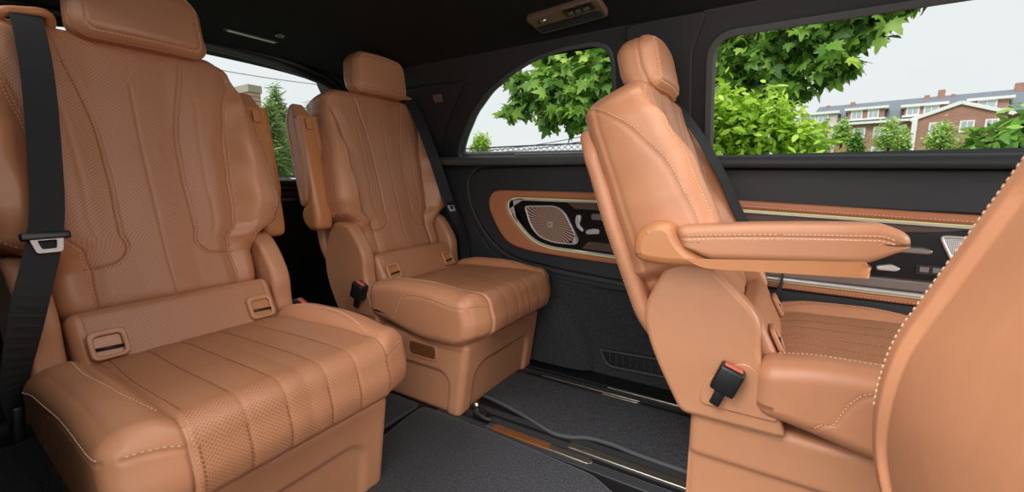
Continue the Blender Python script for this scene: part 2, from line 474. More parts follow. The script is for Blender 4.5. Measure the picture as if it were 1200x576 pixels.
# --- headrest
hs = Seams()
def hr_def(P, n, q):
    k = 1 + .06 * sm(.08, -.08, P.z) - .10 * sm(.03, .085, P.z)
    y = P.y * k
    x = P.x + (.010 * math.cos(q[1] / .15 * PI / 2) if n.x > 0 else 0)
    z = P.z + .006 * math.cos(q[1] / .15 * PI / 2) * (1 if n.z > 0 else 0)
    if P.z < 0 and n.x < .3: x += .012 * sm(0, -.08, P.z)
    if n.x > .1:
        a = max(abs(q[1]) - .118, abs(q[2]) - .060)
        cx = max(abs(q[1]) - .098, 0); cy = max(abs(q[2]) - .04, 0); a = math.hypot(cx, cy) - .022
        x -= .0035 * math.exp(-(a / .0026) ** 2) * n.x
    d = q[0] - .012
    if abs(n.x) < .8:
        g = .003 * math.exp(-(d / .003) ** 2); y -= n.y * g; z -= n.z * g
    return Vector((x, y, z))
HR = Pillow((.052, .144, .079), .038, (30, 110, 66), hr_def); HR_ME = HR.mesh('headrest')
def rrloop(a, b, r, n=6):
    o = []
    for sx, sy, s0 in ((1, 1, 0), (-1, 1, 1), (-1, -1, 2), (1, -1, 3)):
        for k in range(n):
            t = (s0 + k / (n - 1)) * PI / 2; o.append((sx * (a - r) + r * math.cos(t), sy * (b - r) + r * math.sin(t)))
    o.append(o[0]); return o
HR_ST = HR.stitches([(0, 1, rrloop(.125, .067, .026))]); join(HR_ME, (HR_ST, 1))
# --- cushion
cs = Seams(); cf_ = Seams()
for y_ in (-.112, -.042, .042, .112):
    cs.add([(-.235, y_ * .9), (0, y_), (.235, y_)], .0014, .0026, 3)
for s_ in (1, -1):
    cs.add([(-.235, s_ * .186), (0, s_ * .196), (.235, s_ * .196)], .006, .003, 3)
    cs.add([(-.215, s_ * .212), (-.05, s_ * .232), (.08, s_ * .222), (.18, s_ * .20)], .003, .003)
cside_c = [(-.13, -.07), (-.10, -.02), (-.07, .026), (-.03, .046), (.08, .050), (.225, .050)]
cout_c = [(-.22, .046), (-.03, .048), (.08, .050), (.225, .050)]
frc = Seams(); frc.add([(.27, .050), (.24, .048), (.20, .042)], .0035, .003); frc.add([(-.27, .050), (-.24, .048), (-.20, .042)], .0035, .003)
cside = Seams(); cside.add(cside_c, .003, .003)
def cu_def(P, n, q):
    x, y, z = P; ay = abs(q[1])
    top = sm(-.02, .06, z); fr = sm(.06, .2, x)
    z += top * .026 * sm(.185, .225, ay) * (1 - .75 * sm(.0, .2, x)) * (1 - .2 * sm(-.1, -.23, x))
    z += top * .012 * math.exp(-((x + .02) / .12) ** 2) * 0
    z -= top * .003 * sm(.1, .235, x)
    z -= top * .010 * sm(-.12, -.235, x)
    x -= fr * .026 * sm(.17, .292, ay) ** 1.3
    x += fr * .012 * math.exp(-((z + .005) / .04) ** 2)
    x -= fr * .030 * sm(-.035, -.078, z)
    z += sm(0, -.05, P.z) * .05 * sm(.05, -.235, P.x)
    if ay < .196:
        x += n.x * .006 * sm(0, .1, P.x); z += max(0, n.z) * .007
        ph = (ay - .042) / .07 if ay > .042 else ay / .042
        x += n.x * .001 * abs(math.sin(ph * PI)) * fr; z += max(0, n.z) * .001 * abs(math.sin(ph * PI))
    else:
        z += max(0, n.z) * .006 * math.sin(min(1, (ay - .196) / .075) * PI)
    if n.z > .25: z -= cs.at(q[0], q[1]) * n.z
    if n.x > .25: x -= max(cs.at(.23, q[1]), frc.at(q[1], q[2])) * n.x
    if abs(n.y) > .4:
        y -= math.copysign(cside.at(q[0], q[2]), y)
    return Vector((x, y, z))
CU = Pillow((.238, .292, .082), .036, (110, 190, 40), cu_def, lambda c, ax: 1 if (abs(c[1]) < .193 and ((ax == 2 and c[2] > 0) or (ax == 0 and c[0] > 0))) else 0)
print('cushion'); CU_ME = CU.mesh('cushion')
_cl = [(-.22, .262), (0, .265), (.13, .262), (.19, .248), (.214, .200)]
CU_ST = CU.stitches([(1, -1, [(a, b + .005) for a, b in cside_c]), (1, 1, [(a, b + .005) for a, b in cout_c]), (0, 1, [(.27, .0555), (.24, .0535), (.20, .048)]), (0, 1, [(-.27, .0555), (-.24, .0535), (-.20, .048)]), 
                     (2, 1, [(-.2, .226), (-.05, .238), (.08, .228), (.17, .206)]), (2, 1, [(-.2, -.226), (-.05, -.238), (.08, -.228), (.17, -.206)])])
CU_ST2 = CU.stitches([(2, 1, [(-.2, y_ * .9 + .004), (0, y_ + .004), (.2, y_ + .004)]) for y_ in (-.112, -.042, .042, .112, .182, -.190)] +
                     [(0, 1, [(y_ + .004, .05), (y_ + .004, -.05)]) for y_ in (-.112, -.042, .042, .112, .182, -.190)], W=.0012)
join(CU_ME, (CU_ST, 2), (CU_ST2, 3))
# --- lumbar panel
def lu_def(P, n, q):
    x = P.x + .005 * math.cos(q[1] / .2 * PI / 2)
    if n.x > .3: x -= .003 * math.exp(-((abs(q[1]) - .19) / .003) ** 2)
    return Vector((x, P.y, P.z))
LU = Pillow((.03, .212, .075), .022, (12, 120, 44), lu_def, lambda c, ax: 1 if ax == 0 and abs(c[1]) < .188 and c[0] > 0 else 0)
LU_ME = LU.mesh('lumbar_panel')
# --- base
def rrsdf(x, y, cx, cy, hx, hy, r):
    dx = abs(x - cx) - hx + r; dy = abs(y - cy) - hy + r
    return math.hypot(max(dx, 0), max(dy, 0)) + min(max(dx, dy), 0) - r
def ba_def(P, n, q):
    x, y, z = P
    if n.x > .5: x -= .012 * (1 - sm(-.012, .006, rrsdf(q[1], q[2], 0, -.09, .185, .135, .06)))
    if abs(n.y) > .5: y -= math.copysign(.010 * (1 - sm(-.010, .006, rrsdf(q[0], q[2], -.06, -.09, .27, .115, .06))), y)
    x += .022 * (P.z / .135) * sm(0, .29, P.x)
    if P.z < -.1: pass
    z += .02 * sm(0, .13, P.z) * sm(.0, -.3, P.x)
    return Vector((x, y, z))
BA = Pillow((.265, .250, .135), .022, (90, 80, 44), ba_def); BA_ME = BA.mesh('seat_base')

def arm_meshes():
    # frame: +X along the arm, +Z towards the pad top, Y across; pivot at origin
    ms = {}
    # plastic underside with pod
    prof = roundpoly([(-.052, -.012), (-.045, -.040), (.02, -.048), (.24, -.044), (.335, -.042), (.340, -.036), (.26, -.034), (.085, -.031), (.046, .0), (.030, .045), (-.012, .050), (-.045, .025)], [.03, .03, .02, .01, .006, .006, .02, .02, .02, .02, .03, .03])
    return prof
ARM_PROF = arm_meshes()
def ap_def(P, n, q):
    x, y, z = P
    # slanted rear, tapering nose
    z -= (.004 * (x / .165) ** 2 + .014 * sm(.125, .17, x)) if z > 0 else 0
    if z < 0:
        z *= 1 - .6 * sm(-.11, -.17, x) - .72 * sm(.10, .175, x)
    x += .012 * sm(-.02, .03, z) * (-1 if x < 0 else 0)
    y *= 1 - .40 * sm(.06, .175, x) ** 2
    if abs(n.y) > .2 and abs(q[2] - .010) < .02: y -= math.copysign(.002 * math.exp(-((q[2] - .012) / .0022) ** 2), y)
    return Vector((x, y, z))
AP = Pillow((.168, .040, .037), .016, (100, 30, 30), ap_def); AP_ME = AP.mesh('arm_pad')
AP_ST = AP.stitches([(1, -1, [(-.155, .0165), (0, .0165), (.15, .0165)]), (1, 1, [(-.155, .0165), (0, .0165), (.15, .0165)]), (1, -1, [(-.155, .0085), (0, .0085), (.15, .0085)])], step=.006)

join(AP_ME, (AP_ST, 1))
SHARE = {}
def shared(name, key, maker, mats, parent, M):
    """build once, then later seats get the mesh data again"""
    if key not in SHARE: SHARE[key] = maker()
    return mkobj(name, SHARE[key], mats, parent, M)
def sub(name, me, mats, parent, M=None): return mkobj(name, me, mats, parent, M or Matrix())
def flat_me(key, loops, th, bev, z0=0):
    if key not in SHARE:
        o = flat(key, loops, BLK, None, None, th, bev, z0); SHARE[key] = o.data; bpy.data.objects.remove(o)
    return SHARE[key]

def shade_flat_ok(o):
    return o

def ribbon(name, pts, wdirs, width, mats, parent, th=.0014):
    P = catmull(pts, 8); Wd = catmull(wdirs, 8); vs = []; fs = []
    m = len(P)
    for i in range(m):
        t = (P[min(i + 1, m - 1)] - P[max(i - 1, 0)]).normalized(); w = Wd[i].normalized(); w = (w - t * w.dot(t)).normalized()
        n = t.cross(w)
        for a, b in ((-1, -1), (1, -1), (1, 1), (-1, 1)): vs.append(P[i] + w * (a * width / 2) + n * (b * th / 2))
    for i in range(m - 1):
        for k in range(4):
            a = i * 4 + k; b = i * 4 + (k + 1) % 4; fs.append((a, b, b + 4, a + 4))
    fs.append((3, 2, 1, 0)); fs.append(tuple((m - 1) * 4 + k for k in range(4)))
    me = bpy.data.meshes.new(name); me.from_pydata(vs, [], fs); me.update()
    return mkobj(name, me, mats, parent, smooth=False), P, Wd

def make_seat(label, loc, side, recline, arm_deg, belt='full', vs=1.02, pv=.195, cover=True, hro=(0, 0, 0), bo=0., fx=0., group='leather cabin seats'):
    root = empty('captain_seat', loc, label=label, cat='car seat', group=group)
    root.scale = (1, side, 1)
    th = math.radians(recline)
    B = Matrix.Translation((0, 0, .488)) @ Matrix.Rotation(-th, 4, 'Y') @ Matrix.Diagonal((1, 1, vs, 1))
    bk = mkobj('backrest', BACK_ME, [LEA, PERF, STI, STID], root, B)
    sh = mkobj('back_shell', SHELL_ME, [LEA, STI], root, B @ Matrix.Translation((-.178, 0, .0)))
    H = B @ Matrix.Translation((.004 + hro[0], hro[1], .722 + hro[2])) @ Matrix.Rotation(math.radians(8), 4, 'Y') @ Matrix.Diagonal((1, .92, 1, 1))
    hr = mkobj('headrest', HR_ME, [LEA, STI], root, H)
    for s in (-1, 1):
        tube('headrest_post', [(-.032, s * .055, -.12), (-.020, s * .055, -.05)], .0055, CHR, hr)
        bevbox('post_collar', (.024, .03, .008), BLK, hr, Matrix.Translation((-.030, s * .055, -.093)), .003)
    cu = mkobj('cushion', CU_ME, [LEA, PERF, STI, STID], root, Matrix.Translation((.297 + fx, 0, .343)) @ Matrix.Rotation(math.radians(-1.5), 4, 'Y'))
    Lm = Matrix.Translation((.056, 0, .443)) @ Matrix.Rotation(math.radians(-26), 4, 'Y')
    lu = mkobj('lumbar_panel', LU_ME, [LEA, PERF], root, Lm)
    for s in (-1, 1):
        # anchor window: bezel, dark pocket and steel bar
        M = frame((0.0345, s * .160, -.010), (0, 1, 0), (0, 0, 1))
        if 'bez' not in SHARE:
            o = flat('anchor_bezel', [rect(0, 0, .066, .064, .016), rect(0, -.002, .045, .043, .009)], PLA, None, None, .010, .003); SHARE['bez'] = o.data; bpy.data.objects.remove(o)
        bz = mkobj('anchor_bezel', SHARE['bez'], PLA, root, Lm @ M, smooth=False)
        mkobj('anchor_pocket', flat_me('pock', [rect(0, -.002, .052, .050, .008)], .003, .0008, -.0005), PLAD, root, Lm @ M, smooth=False)
        tube('anchor_bar', [(-.024, -.010, .006), (.024, -.007, .006)], .0035, BLK, bz)
    bs_ = mkobj('seat_base', BA_ME, PLA, root, Matrix.Translation((.195 + fx, 0, .130)))
    for s in (-1, 1):
        M = frame((.285 + fx, s * .2495, .212), (s * -1, 0, 0), (0, 0, 1)) if s > 0 else frame((.285 + fx, s * .2495, .212), (1, 0, 0), (0, 0, 1))
        if not cover and s < 0: continue
        cv = mkobj('track_cover', flat_me('tc', [rect(0, 0, .118, .044, .014)], .005, .0015), BRONZE, root, M, smooth=False)
        mkobj('cover_rim', flat_me('tcr', [rect(0, 0, .134, .058, .018), rect(0, 0, .120, .046, .014)], .0045, .0012), PLA, cv, Matrix(), smooth=False)
    # hinge covers
    zx = .20 * math.tan(th) if False else 0
    hx, hz = -.04 - .13 * math.sin(th), .5 + .13 * math.cos(th)
    poly = [(hx - .045, hz + .012), (hx - .075, hz - .045), (hx - .105, .50), (-.165, .40), (-.09, .262), (.13, .262), (.085, .385), (.062, .44), (.066, .52), (hx + .085, hz - .03), (hx + .04, hz + .012)]
    lp = roundpoly(poly, [.03, .03, .04, .08, .02, .02, .05, .04, .04, .04, .03], 7)
    for s in (-1, 1):
        y0 = .218 if s > 0 else -.272
        M = frame((0, y0 + .054, 0), (1, 0, 0), (0, 0, 1))   # Z = -Y
        key = 'hc%d' % recline
        hc = mkobj('hinge_cover', flat_me(key, [lp], .054, .012), PLA, root, M, smooth=False)
        # raised pocket below the buckle
        if s < 0:
            pp = roundpoly([(-.05, .30), (.112, .30), (.075, .40), (.035, .425), (-.045, .36)], [.02, .015, .02, .02, .04], 6)
            fo = mkobj('buckle_surround', flat_me('bsur', [pp], .010, .004), PLA, root, frame((0, -.2675, 0), (1, 0, 0), (0, 0, 1)), smooth=False)
    # hip bolster between hinge cover and lumbar
    # buckle (inboard)
    Mb = Matrix.Translation((.058 + 2. * bo, -.296, .398 + .6 * bo)) @ Matrix.Rotation(math.radians(20), 4, 'Y') @ Matrix.Rotation(math.radians(0), 4, 'X')
    bu = bevbox('belt_buckle', (.052, .038, .062), BLK, root, Mb, .006)
    bevbox('release_button', (.038, .014, .006), REDD, bu, Matrix.Translation((0, -.001, .0312)), .002)
    bevbox('buckle_stalk', (.022, .012, .05), BLK, bu, Matrix.Translation((0, .0, -.045)), .004)
    # armrest (inboard)
    piv = B @ Vector((-.085 + (.022 if arm_deg < 20 else 0), -.318, pv))
    A = Matrix.Translation(piv) @ Matrix.Rotation(-math.radians(arm_deg), 4, 'Y') @ Matrix.Diagonal((1.08, 1, 1, 1))
    Ma = A @ frame((0, .036, 0), (1, 0, 0), (0, 0, 1))
    ar = mkobj('armrest', flat_me('arm', [ARM_PROF], .072, .018), PLAD, root, Ma, smooth=False)
    I = Ma.inverted()
    pad = mkobj('arm_pad', AP_ME, [LEA, STI], ar, I @ A @ Matrix.Translation((.216, 0, .006)))
    mkobj('release_catch', flat_me('catch', [rect(0, 0, .036, .022, .005)], .006, .002), PLAD, ar, I @ A @ frame((.305, 0, -.047), (-1, 0, 0), (0, 1, 0)), smooth=False)
    # belt
    if belt:
        Bp = lambda n, w, v: B @ Vector((n + bo, w - (.02 if side < 0 else 0), v))
        g = tube('belt_guide', catmull([Bp(-.04, .135, .655), Bp(-.0, .14, .678), Bp(.002, .175, .675), Bp(.0, .215, .66), Bp(-.04, .222, .63)], 6), .010, PLAD, root)
        pts = [Bp(-.07, .172, .655), Bp(-.03, .174, .682), Bp(.015, .178, .655), Bp(.052, .188, .53), Bp(.075, .208, .36), Bp(.085, .232, .20), Vector((.095, .262, .56)), Vector((.088, .296, .42)), Vector((.075, .300, .345))]
        tw_ = .55 if side > 0 else 0
        wd = [(tw_, 1, 0)] * 6 + [(.05, 1, 0), (.5, .8, 0), (.8, .5, 0)]
        bl, P, Wd = ribbon('seat_belt', pts, [Vector(w) for w in wd], .050, BELT, root)
        i = int(len(P) * .64); p = P[i]; t = (P[i + 1] - P[i - 1]).normalized(); w = Vector((0, 1, 0)); nn = t.cross(w).normalized()
        if nn.x < 0: nn = -nn
        T = frame(p + nn * .004, w, -t)
        bevbox('belt_tongue', (.072, .016, .011), BLK, bl, T, .004)
        flat('tongue_plate', [roundpoly([(-.026, .002), (.026, .002), (.019, -.036), (-.019, -.036)], .006), roundpoly([(-.013, -.010), (.013, -.010), (.010, -.027), (-.010, -.027)], .003)], BRU if side < 0 else SAT, bl, T, .003, .0008)
        bevbox('anchor_fitting', (.026, .02, .07), BLK, bl, frame((.078, .302, .335), (1, 0, 0), (0, 1, .1)), .006)
    return root

print('seats')
S1 = make_seat('third row tan leather seat filling the left side, perforated back, upright stowed armrest', (-1.29, .445, 0), -1, 12, 101, hro=(0, -.045, -.006), fx=.015)
S2 = make_seat('smaller looking tan leather seat in the rear corner beside the quarter window', (-1.33, 1.288, 0), 1, 12, 101, hro=(0, .01, .010), fx=.035)
S3 = make_seat('tan leather seat seen from its side with armrest folded down, black buckle beside cushion', (-.07, 1.30, -.02), 1, 22, 3.5, vs=.95, pv=.245, cover=False, hro=(-.022, 0, .0), bo=-.025)
S4 = make_seat('out of focus tan seat tipped forward in the bottom right corner', (.300, .452, -.03), -1, -21, 82, belt=None)

# ------------------------------------------------------------------ cabin shell
YW = 1.64
WP = lambda d=0.: frame((0, YW - d, 0), (1, 0, 0), (0, 0, 1))      # side wall plane, local z into the cabin
GP = frame((0, 1.66, .9), (1, 0, 0), (0, -.18, .36)); GK = .8944
def g2(pts): return [(x, (z - .9) / GK) for x, z in pts]
def struct(o): o['kind'] = 'structure'; return o
# floor
me = boxmesh('floor', [(-.40, .82, -.02, 4.0, 1.86, .04)]); struct(mkobj('floor', me, BLK, smooth=False))
# side walls
me = boxmesh('wall_left', [(-.25, YW + .02, .44, 3.7, .04, .88)])
wl = struct(mkobj('wall_left', me, BLKS, smooth=False))
qw = roundpoly(g2([(-1.31, .915), (-1.255, .985), (-1.165, 1.076), (-1.056, 1.151), (-.934, 1.206), (-.81, 1.243), (-.685, 1.258), (-.573, 1.258), (-.529, 1.24), (-.524, 1.195), (-.55, .905)]), .03, 4)
rw = roundpoly(g2([(-.209, .862), (-.206, 1.048), (-.200, 1.225), (.435, 1.223), (1.1, 1.22), (1.25, .84), (.547, .845)]), [.02, .05, .06, .05, .05, .02, .02], 6)
body = g2([(-2.1, .84), (1.6, .82), (1.6, 1.30), (-2.1, 1.30)])
up = struct(flat('trim_1', [body, qw, rw], BLKS, None, GP, .03, .006, -.01))
# window liners (deep reveals) and glass
def reveal(name, loop, mat, out=.006, depth=.05, lip=.012):
    lp2 = []
    c = sum((Vector(p) for p in loop), Vector((0, 0))) / len(loop)
    m = len(loop); offs = []
    for i in range(m):
        a = Vector(loop[i - 1]); b = Vector(loop[(i + 1) % m]); t = b - a
        n = Vector((t.y, -t.x))
        if n.length < 1e-9: n = Vector(loop[i]) - c
        n.normalize()
        if n.dot(Vector(loop[i]) - c) < 0: n = -n
        offs.append(Vector(loop[i]) + n * lip)
    return flat(name, [offs, loop], mat, None, GP, depth, .004, -.03)
struct(reveal('trim_2', qw, FRM, depth=.058, lip=.016)); struct(reveal('trim_3', rw, FRM, depth=.062, lip=.022))
gl = flat('window_1', [[(x * 1, y) for x, y in qw]], GLASS, None, GP, .004, .0005, -.034); struct(gl)
gl = flat('window_2', [rw], GLASS, None, GP, .004, .0005, -.034); struct(gl)
# pillar cover between the two windows
pc = roundpoly(g2([(-.50, .885), (-.47, 1.20), (-.46, 1.30), (-.22, 1.30), (-.262, 1.20), (-.275, .88)]), .02)
struct(flat('trim_4', [pc], BLKS, None, GP, .018, .006, .018))
# rear corner cover with seams
pd = roundpoly(g2([(-2.05, .93), (-1.40, .935), (-1.335, 1.04), (-1.20, 1.165), (-1.15, 1.215), (-1.62, 1.225), (-2.05, 1.225)]), .015)
struct(flat('trim_5', [pd], BLKS, None, GP, .016, .005, .018))
flat('anchor_cap', [rect(0, 0, .05, .035, .006)], BRU, None, GP @ Matrix.Translation((-1.311, .300, .035)), .004, .0015)
tag(bpy.data.objects['anchor_cap'], 'small grey rectangular cap on the black rear corner trim', 'cap cover')
# belt line sill
def sill(name, x0, x1, z0, z1, r, mat):
    pts = [Vector((x0 + (x1 - x0) * i / 20, YW - .028, z0 + (z1 - z0) * i / 20)) for i in range(21)]
    prof = [(-.045, -.02), (-.045, .0), (-.038, .012), (-.026, .018), (.0, .02), (.045, .02), (.045, -.02)]
    vs = []; fs = []
    for p in pts:
        for a, b in prof: vs.append(p + Vector((0, a, b)))
    n = len(prof)
    for i in range(20):
        for k in range(n): a = i * n + k; b = i * n + (k + 1) % n; fs.append((a, a + n, b + n, b))
    fs.append(tuple(range(n))); fs.append(tuple(20 * n + k for k in range(n))[::-1])
    me = bpy.data.meshes.new(name); me.from_pydata(vs, [], fs); me.update()
    o = mkobj(name, me, mat); return struct(o)
sill('trim_6', -2.05, -.37, .893, .872, .02, FRM)
SF = frame((-.72, YW - .030, .9005), (1, 0, -.0125), (0, 1, 0))
struct(flat('trim_20', [rect(0, 0, .52, .030, .012), rect(0, 0, .50, .018, .008)], SAT, None, SF, .004, .001, .0005)); struct(flat('trim_21', [rect(0, 0, .50, .018, .008)], BLK, None, SF, .003, .001, .0002))
sill('trim_7', -.275, 1.6, .860, .825, .02, BLKS)
# upper soft door pad (black) between sill and tan strip
pad = roundpoly([(-.30, .722), (-.30, .838), (1.6, .808), (1.6, .64), (.48, .704)], .012)
struct(flat('trim_8', [pad], BLKS, None, WP(), .016, .008, 0))
# rear quarter panel
seam = roundpoly([(-.38, .862), (-1.18, .850), (-1.255, .80), (-1.235, .678), (-1.15, .54), (-1.017, .45), (-.758, .419), (-.38, .395)], [.01, .03, .06, .05, .08, .08, .05, .01], 7)
struct(flat('trim_9', [seam], BLKS, None, WP(), .020, .008, -.002))
def offs(loop, d):
    m = len(loop); out = []; c = sum((Vector(p) for p in loop), Vector((0, 0))) / m
    for i in range(m):
        t = Vector(loop[(i + 1) % m]) - Vector(loop[i - 1]); n = Vector((t.y, -t.x)).normalized()
        if n.dot(Vector(loop[i]) - c) < 0: n = -n
        out.append(Vector(loop[i]) + n * d)
    return out
struct(flat('trim_10', [offs(seam, .024), offs(seam, .004)], BLK2, None, WP(), .012, .005, 0))
# lower belt panel, dark grey, and carpeted wall
lowp = roundpoly([(-1.5, .60), (-1.24, .60), (-1.13, .47), (-1.0, .405), (-.75, .372), (-.45, .355), (-.10, .345), (1.6, .335), (1.6, .25), (-.6, .30), (-1.2, .33), (-1.5, .36)], .04, 4)
struct(flat('trim_11', [lowp], BLKS, None, WP(), .012, .005, 0))
me = boxmesh('x', [(-.7, YW - .008, .18, 2.6, .020, .36)]); struct(mkobj('trim_12', me, CARPW, smooth=False)).name = 'trim_12'
me = grid_mesh('arch', lambda u, v: Vector((-.92 + .30 * math.cos(PI * (1 - u)) * (1 - .04 * v), YW - .018 - .035 * math.sin(v * PI / 2), .02 + .30 * math.sin(PI * u) * (1 - .06 * v))), 40, 4)
def dome(u, v):
    a = PI * u; r = v
    return Vector((-.93 + .33 * r * math.cos(a), YW - .018 - .05 * math.sqrt(max(0, 1 - r ** 6)), .01 + .33 * r * math.sin(a)))
struct(mkobj('trim_13', grid_mesh('wheel_arch', dome, 40, 20), CARPW))
# near side rear wall, rear wall and tailgate
me = boxmesh('wall_right', [(-1.4, .020, .66, 1.4, .03, 1.32)]); struct(mkobj('wall_right', me, BLKS, smooth=False))
RP = frame((-2.04, 0, .78), (0, 1, 0), (.20, 0, .98))
tw = roundpoly([(.22, .02), (.25, .36), (.33, .475), (.6, .520), (.9, .530), (1.15, .520), (1.41, .478), (1.50, .36), (1.54, .02)], [.04, .08, .08, .1, .1, .1, .08, .08, .04], 6)
struct(flat('wall_rear', [[(.05, -.8), (1.75, -.8), (1.75, .66), (.05, .66)], tw], BLKS, None, RP, .03, .004, -.012))
def offs(loop, d):
    m = len(loop); out = []; c = sum((Vector(p) for p in loop), Vector((0, 0))) / m
    for i in range(m):
        t = Vector(loop[(i + 1) % m]) - Vector(loop[i - 1]); n = Vector((t.y, -t.x)).normalized()
        if n.dot(Vector(loop[i]) - c) < 0: n = -n
        out.append(Vector(loop[i]) + n * d)
    return out
struct(flat('trim_14', [offs(tw, .02), tw], FRM, None, RP, .04, .006, -.01))
struct(flat('trim_15', [offs(tw, .045), offs(tw, .028)], FRM, None, RP, .03, .006, .01))
struct(flat('trim_16', [offs(tw, .075), offs(tw, .052)], FRM, None, RP, .03, .006, .01))
struct(flat('window_3', [tw], GLASS, None, RP, .004, .0005, -.03))
struct(flat('trim_17', [rect(.9, -.075, 1.3, .018, .006)], CHR, None, RP, .02, .004, .015))
struct(flat('trim_18', [rect(.9, -.35, 1.36, .45, .03)], BLKS, None, RP, .02, .008, .015))
# ceiling
def ceil(u, v):
    x = -2.08 + 3.7 * u
    t = v * 2 - 1
    y = .885 + .66 * t * (1 - .03 * t * t)
    z = 1.345 - .085 * abs(t) ** 3.2 * (1 - .6 * sm(-1.5, -2.0, x)) - .03 * sm(-1.2, -2.05, x) ** 1.5 - .02 * sm(.6, 1.6, x)
    return Vector((x, y, z))
cm = grid_mesh('ceiling', ceil, 60, 40); o = struct(mkobj('ceiling', cm, HEAD))
cm.flip_normals()
# ceiling vent console
M = frame((-.565, 1.235, 1.317), (.86, -.18, .0), (-.18, -.80, .12))
def ceil_frame(x, y, ang, drop=.0):
    u = (x + 2.08) / 3.7; v = 0.5 + (y - .885) / 1.32
    e = .01; p = ceil(u, v); a = ceil(u + e, v) - p; b = ceil(u, v + e) - p; n = a.cross(b).normalized()
    if n.z > 0: n = -n
    X = (Matrix.Rotation(ang, 3, 'Z') @ Vector((1, 0, 0))); X = (X - n * X.dot(n)).normalized()
    Y = n.cross(X)
    return frame(p + n * drop, X, Y)
CV = ceil_frame(-.62, 1.33, math.radians(-6))
v_ = empty('roof_vent_console', (0, 0, 0), label='bronze roof air vent console with black slots above the quarter window', cat='air vent'); v_.matrix_world = CV
flat('console_body', [roundpoly([(-.125, -.055), (.125, -.055), (.135, .05), (-.125, .05)], .018)], noise_mat('console bronze', srgb(120, 92, 78), srgb(104, 80, 68), 30, .45, 0), v_, None, .02, .006, -.002)
flat('vent_slot', [rect(0, -.024, .23, .036, .01)], BLK, v_, None, .004, .001, .0165)
for k in range(3): flat('louvre', [rect(0, -.034 + k * .010, .21, .003, .001)], BLK2, v_, None, .003, .0008, .0195)
flat('lamp_panel', [rect(.06, .024, .10, .034, .008)], GLOSS, v_, None, .004, .001, .0165)
for k in range(3): flat('switch', [rect(.035 + k * .026, .024, .018, .014, .003)], BRU, v_, None, .004, .001, .0200)
tube('adjuster', [(-.085, .024, .02), (-.055, .024, .02)], .005, CHR, v_)
CL = ceil_frame(-1.72, .93, math.radians(88))
l_ = empty('courtesy_lamp', (0, 0, 0), label='slim silver courtesy lamp bar on the black headliner above rear window', cat='lamp'); l_.matrix_world = CL
flat('lamp_bar', [rect(0, 0, .17, .013, .005)], SAT, l_, None, .006, .0015, 0)
flat('lamp_recess', [rect(0, 0, .19, .024, .008)], BLK2, l_, None, .003, .001, 0)
b_ = empty('roof_button', (0, 0, 0), label='small round silver button next to the courtesy lamp bar', cat='button'); b_.matrix_world = ceil_frame(-1.64, .99, 0)
circ = lambda r, n=28, cx=0, cy=0: [(cx + r * math.cos(2 * PI * i / n), cy + r * math.sin(2 * PI * i / n)) for i in range(n)]
flat('button_ring', [circ(.016), circ(.010)], BRU, b_, None, .004, .001, 0); flat('button_cap', [circ(.009)], BLK2, b_, None, .003, .001, 0)

# ------------------------------------------------------------------ rear quarter trim panel (tan ring, speaker, seat switches)
sp = empty('side_trim_panel', (0, YW, .6), label='oval tan panel with speaker and seat switches on the rear side wall', cat='trim panel')
Q = Matrix.Translation((0, -YW, -.6)) @ WP()
ring_o = roundpoly([(-.38, .747), (-1.098, .752), (-1.128, .69), (-1.087, .60), (-1.02, .512), (-.905, .488), (-.682, .476), (-.38, .466)], [.01, .05, .05, .06, .08, .06, .05, .01], 7)
ring_i = roundpoly([(-.40, .716), (-.99, .722), (-1.022, .70), (-1.012, .655), (-.968, .598), (-.897, .532), (-.813, .506), (-.40, .488)], [.01, .04, .03, .04, .05, .05, .05, .01], 7)
flat('tan_ring', [ring_o, ring_i], LEAD, sp, Q, .026, .009, .014)
flat('ambient_strip', [ring_i, offs(ring_i, -.005)], AMB, sp, Q, .022, .002, .014)
flat('chrome_edge', [offs(ring_i, -.005), offs(ring_i, -.013)], SAT, sp, Q, .020, .003, .014)
flat('gloss_panel', [offs(ring_i, -.012)], GLOSS, sp, Q, .012, .002, .014)
flat('wood_inlay', [roundpoly([(-.735, .707), (-.42, .700), (-.42, .672), (-.700, .680)], .006)], WOOD, sp, Q, .006, .002, .024)
flat('wood_inlay', [roundpoly([(-.635, .552), (-.42, .544), (-.42, .510), (-.665, .520)], .010)], WOOD, sp, Q, .006, .002, .024)
SC = (-.808, .611)
spk_l = roundpoly([(-.935, .686), (-.785, .692), (-.742, .668), (-.676, .552), (-.69, .533), (-.79, .533), (-.862, .553), (-.905, .60)], [.018, .03, .03, .02, .012, .03, .03, .03], 6)
loc = lambda lp, c: [(p[0] - c[0], p[1] - c[1]) for p in lp]
QS = Q @ Matrix.Translation((SC[0], SC[1], .024))
spk = flat('speaker_grille', [loc(offs(spk_l, -.004), SC)], BURST, sp, QS, .007, .002, 0)
flat('grille_frame', [loc(spk_l, SC), loc(offs(spk_l, -.006), SC)], SAT, spk, None, .011, .002, 0)
flat('speaker_badge', [rect(0, 0, .022, .022, .003)], SAT, spk, None, .004, .001, .007)
flat('badge_mark', [[(-.007, -.007), (-.004, -.007), (.004, .004), (.004, -.007), (.007, -.007), (.007, .007), (.004, .007), (-.004, -.004), (-.004, .007), (-.007, .007)]], BLK, spk, None, .001, .0002, .011)
flat('backrest_switch', [roundpoly([(-.690, .656), (-.672, .658), (-.668, .640), (-.676, .618), (-.655, .596), (-.662, .588), (-.686, .606), (-.694, .630)], .006)], SAT, sp, Q, .012, .003, .024)
flat('cushion_switch', [roundpoly([(-.648, .596), (-.615, .606), (-.592, .604), (-.588, .585), (-.645, .580)], .009)], SAT, sp, Q, .012, .003, .024)
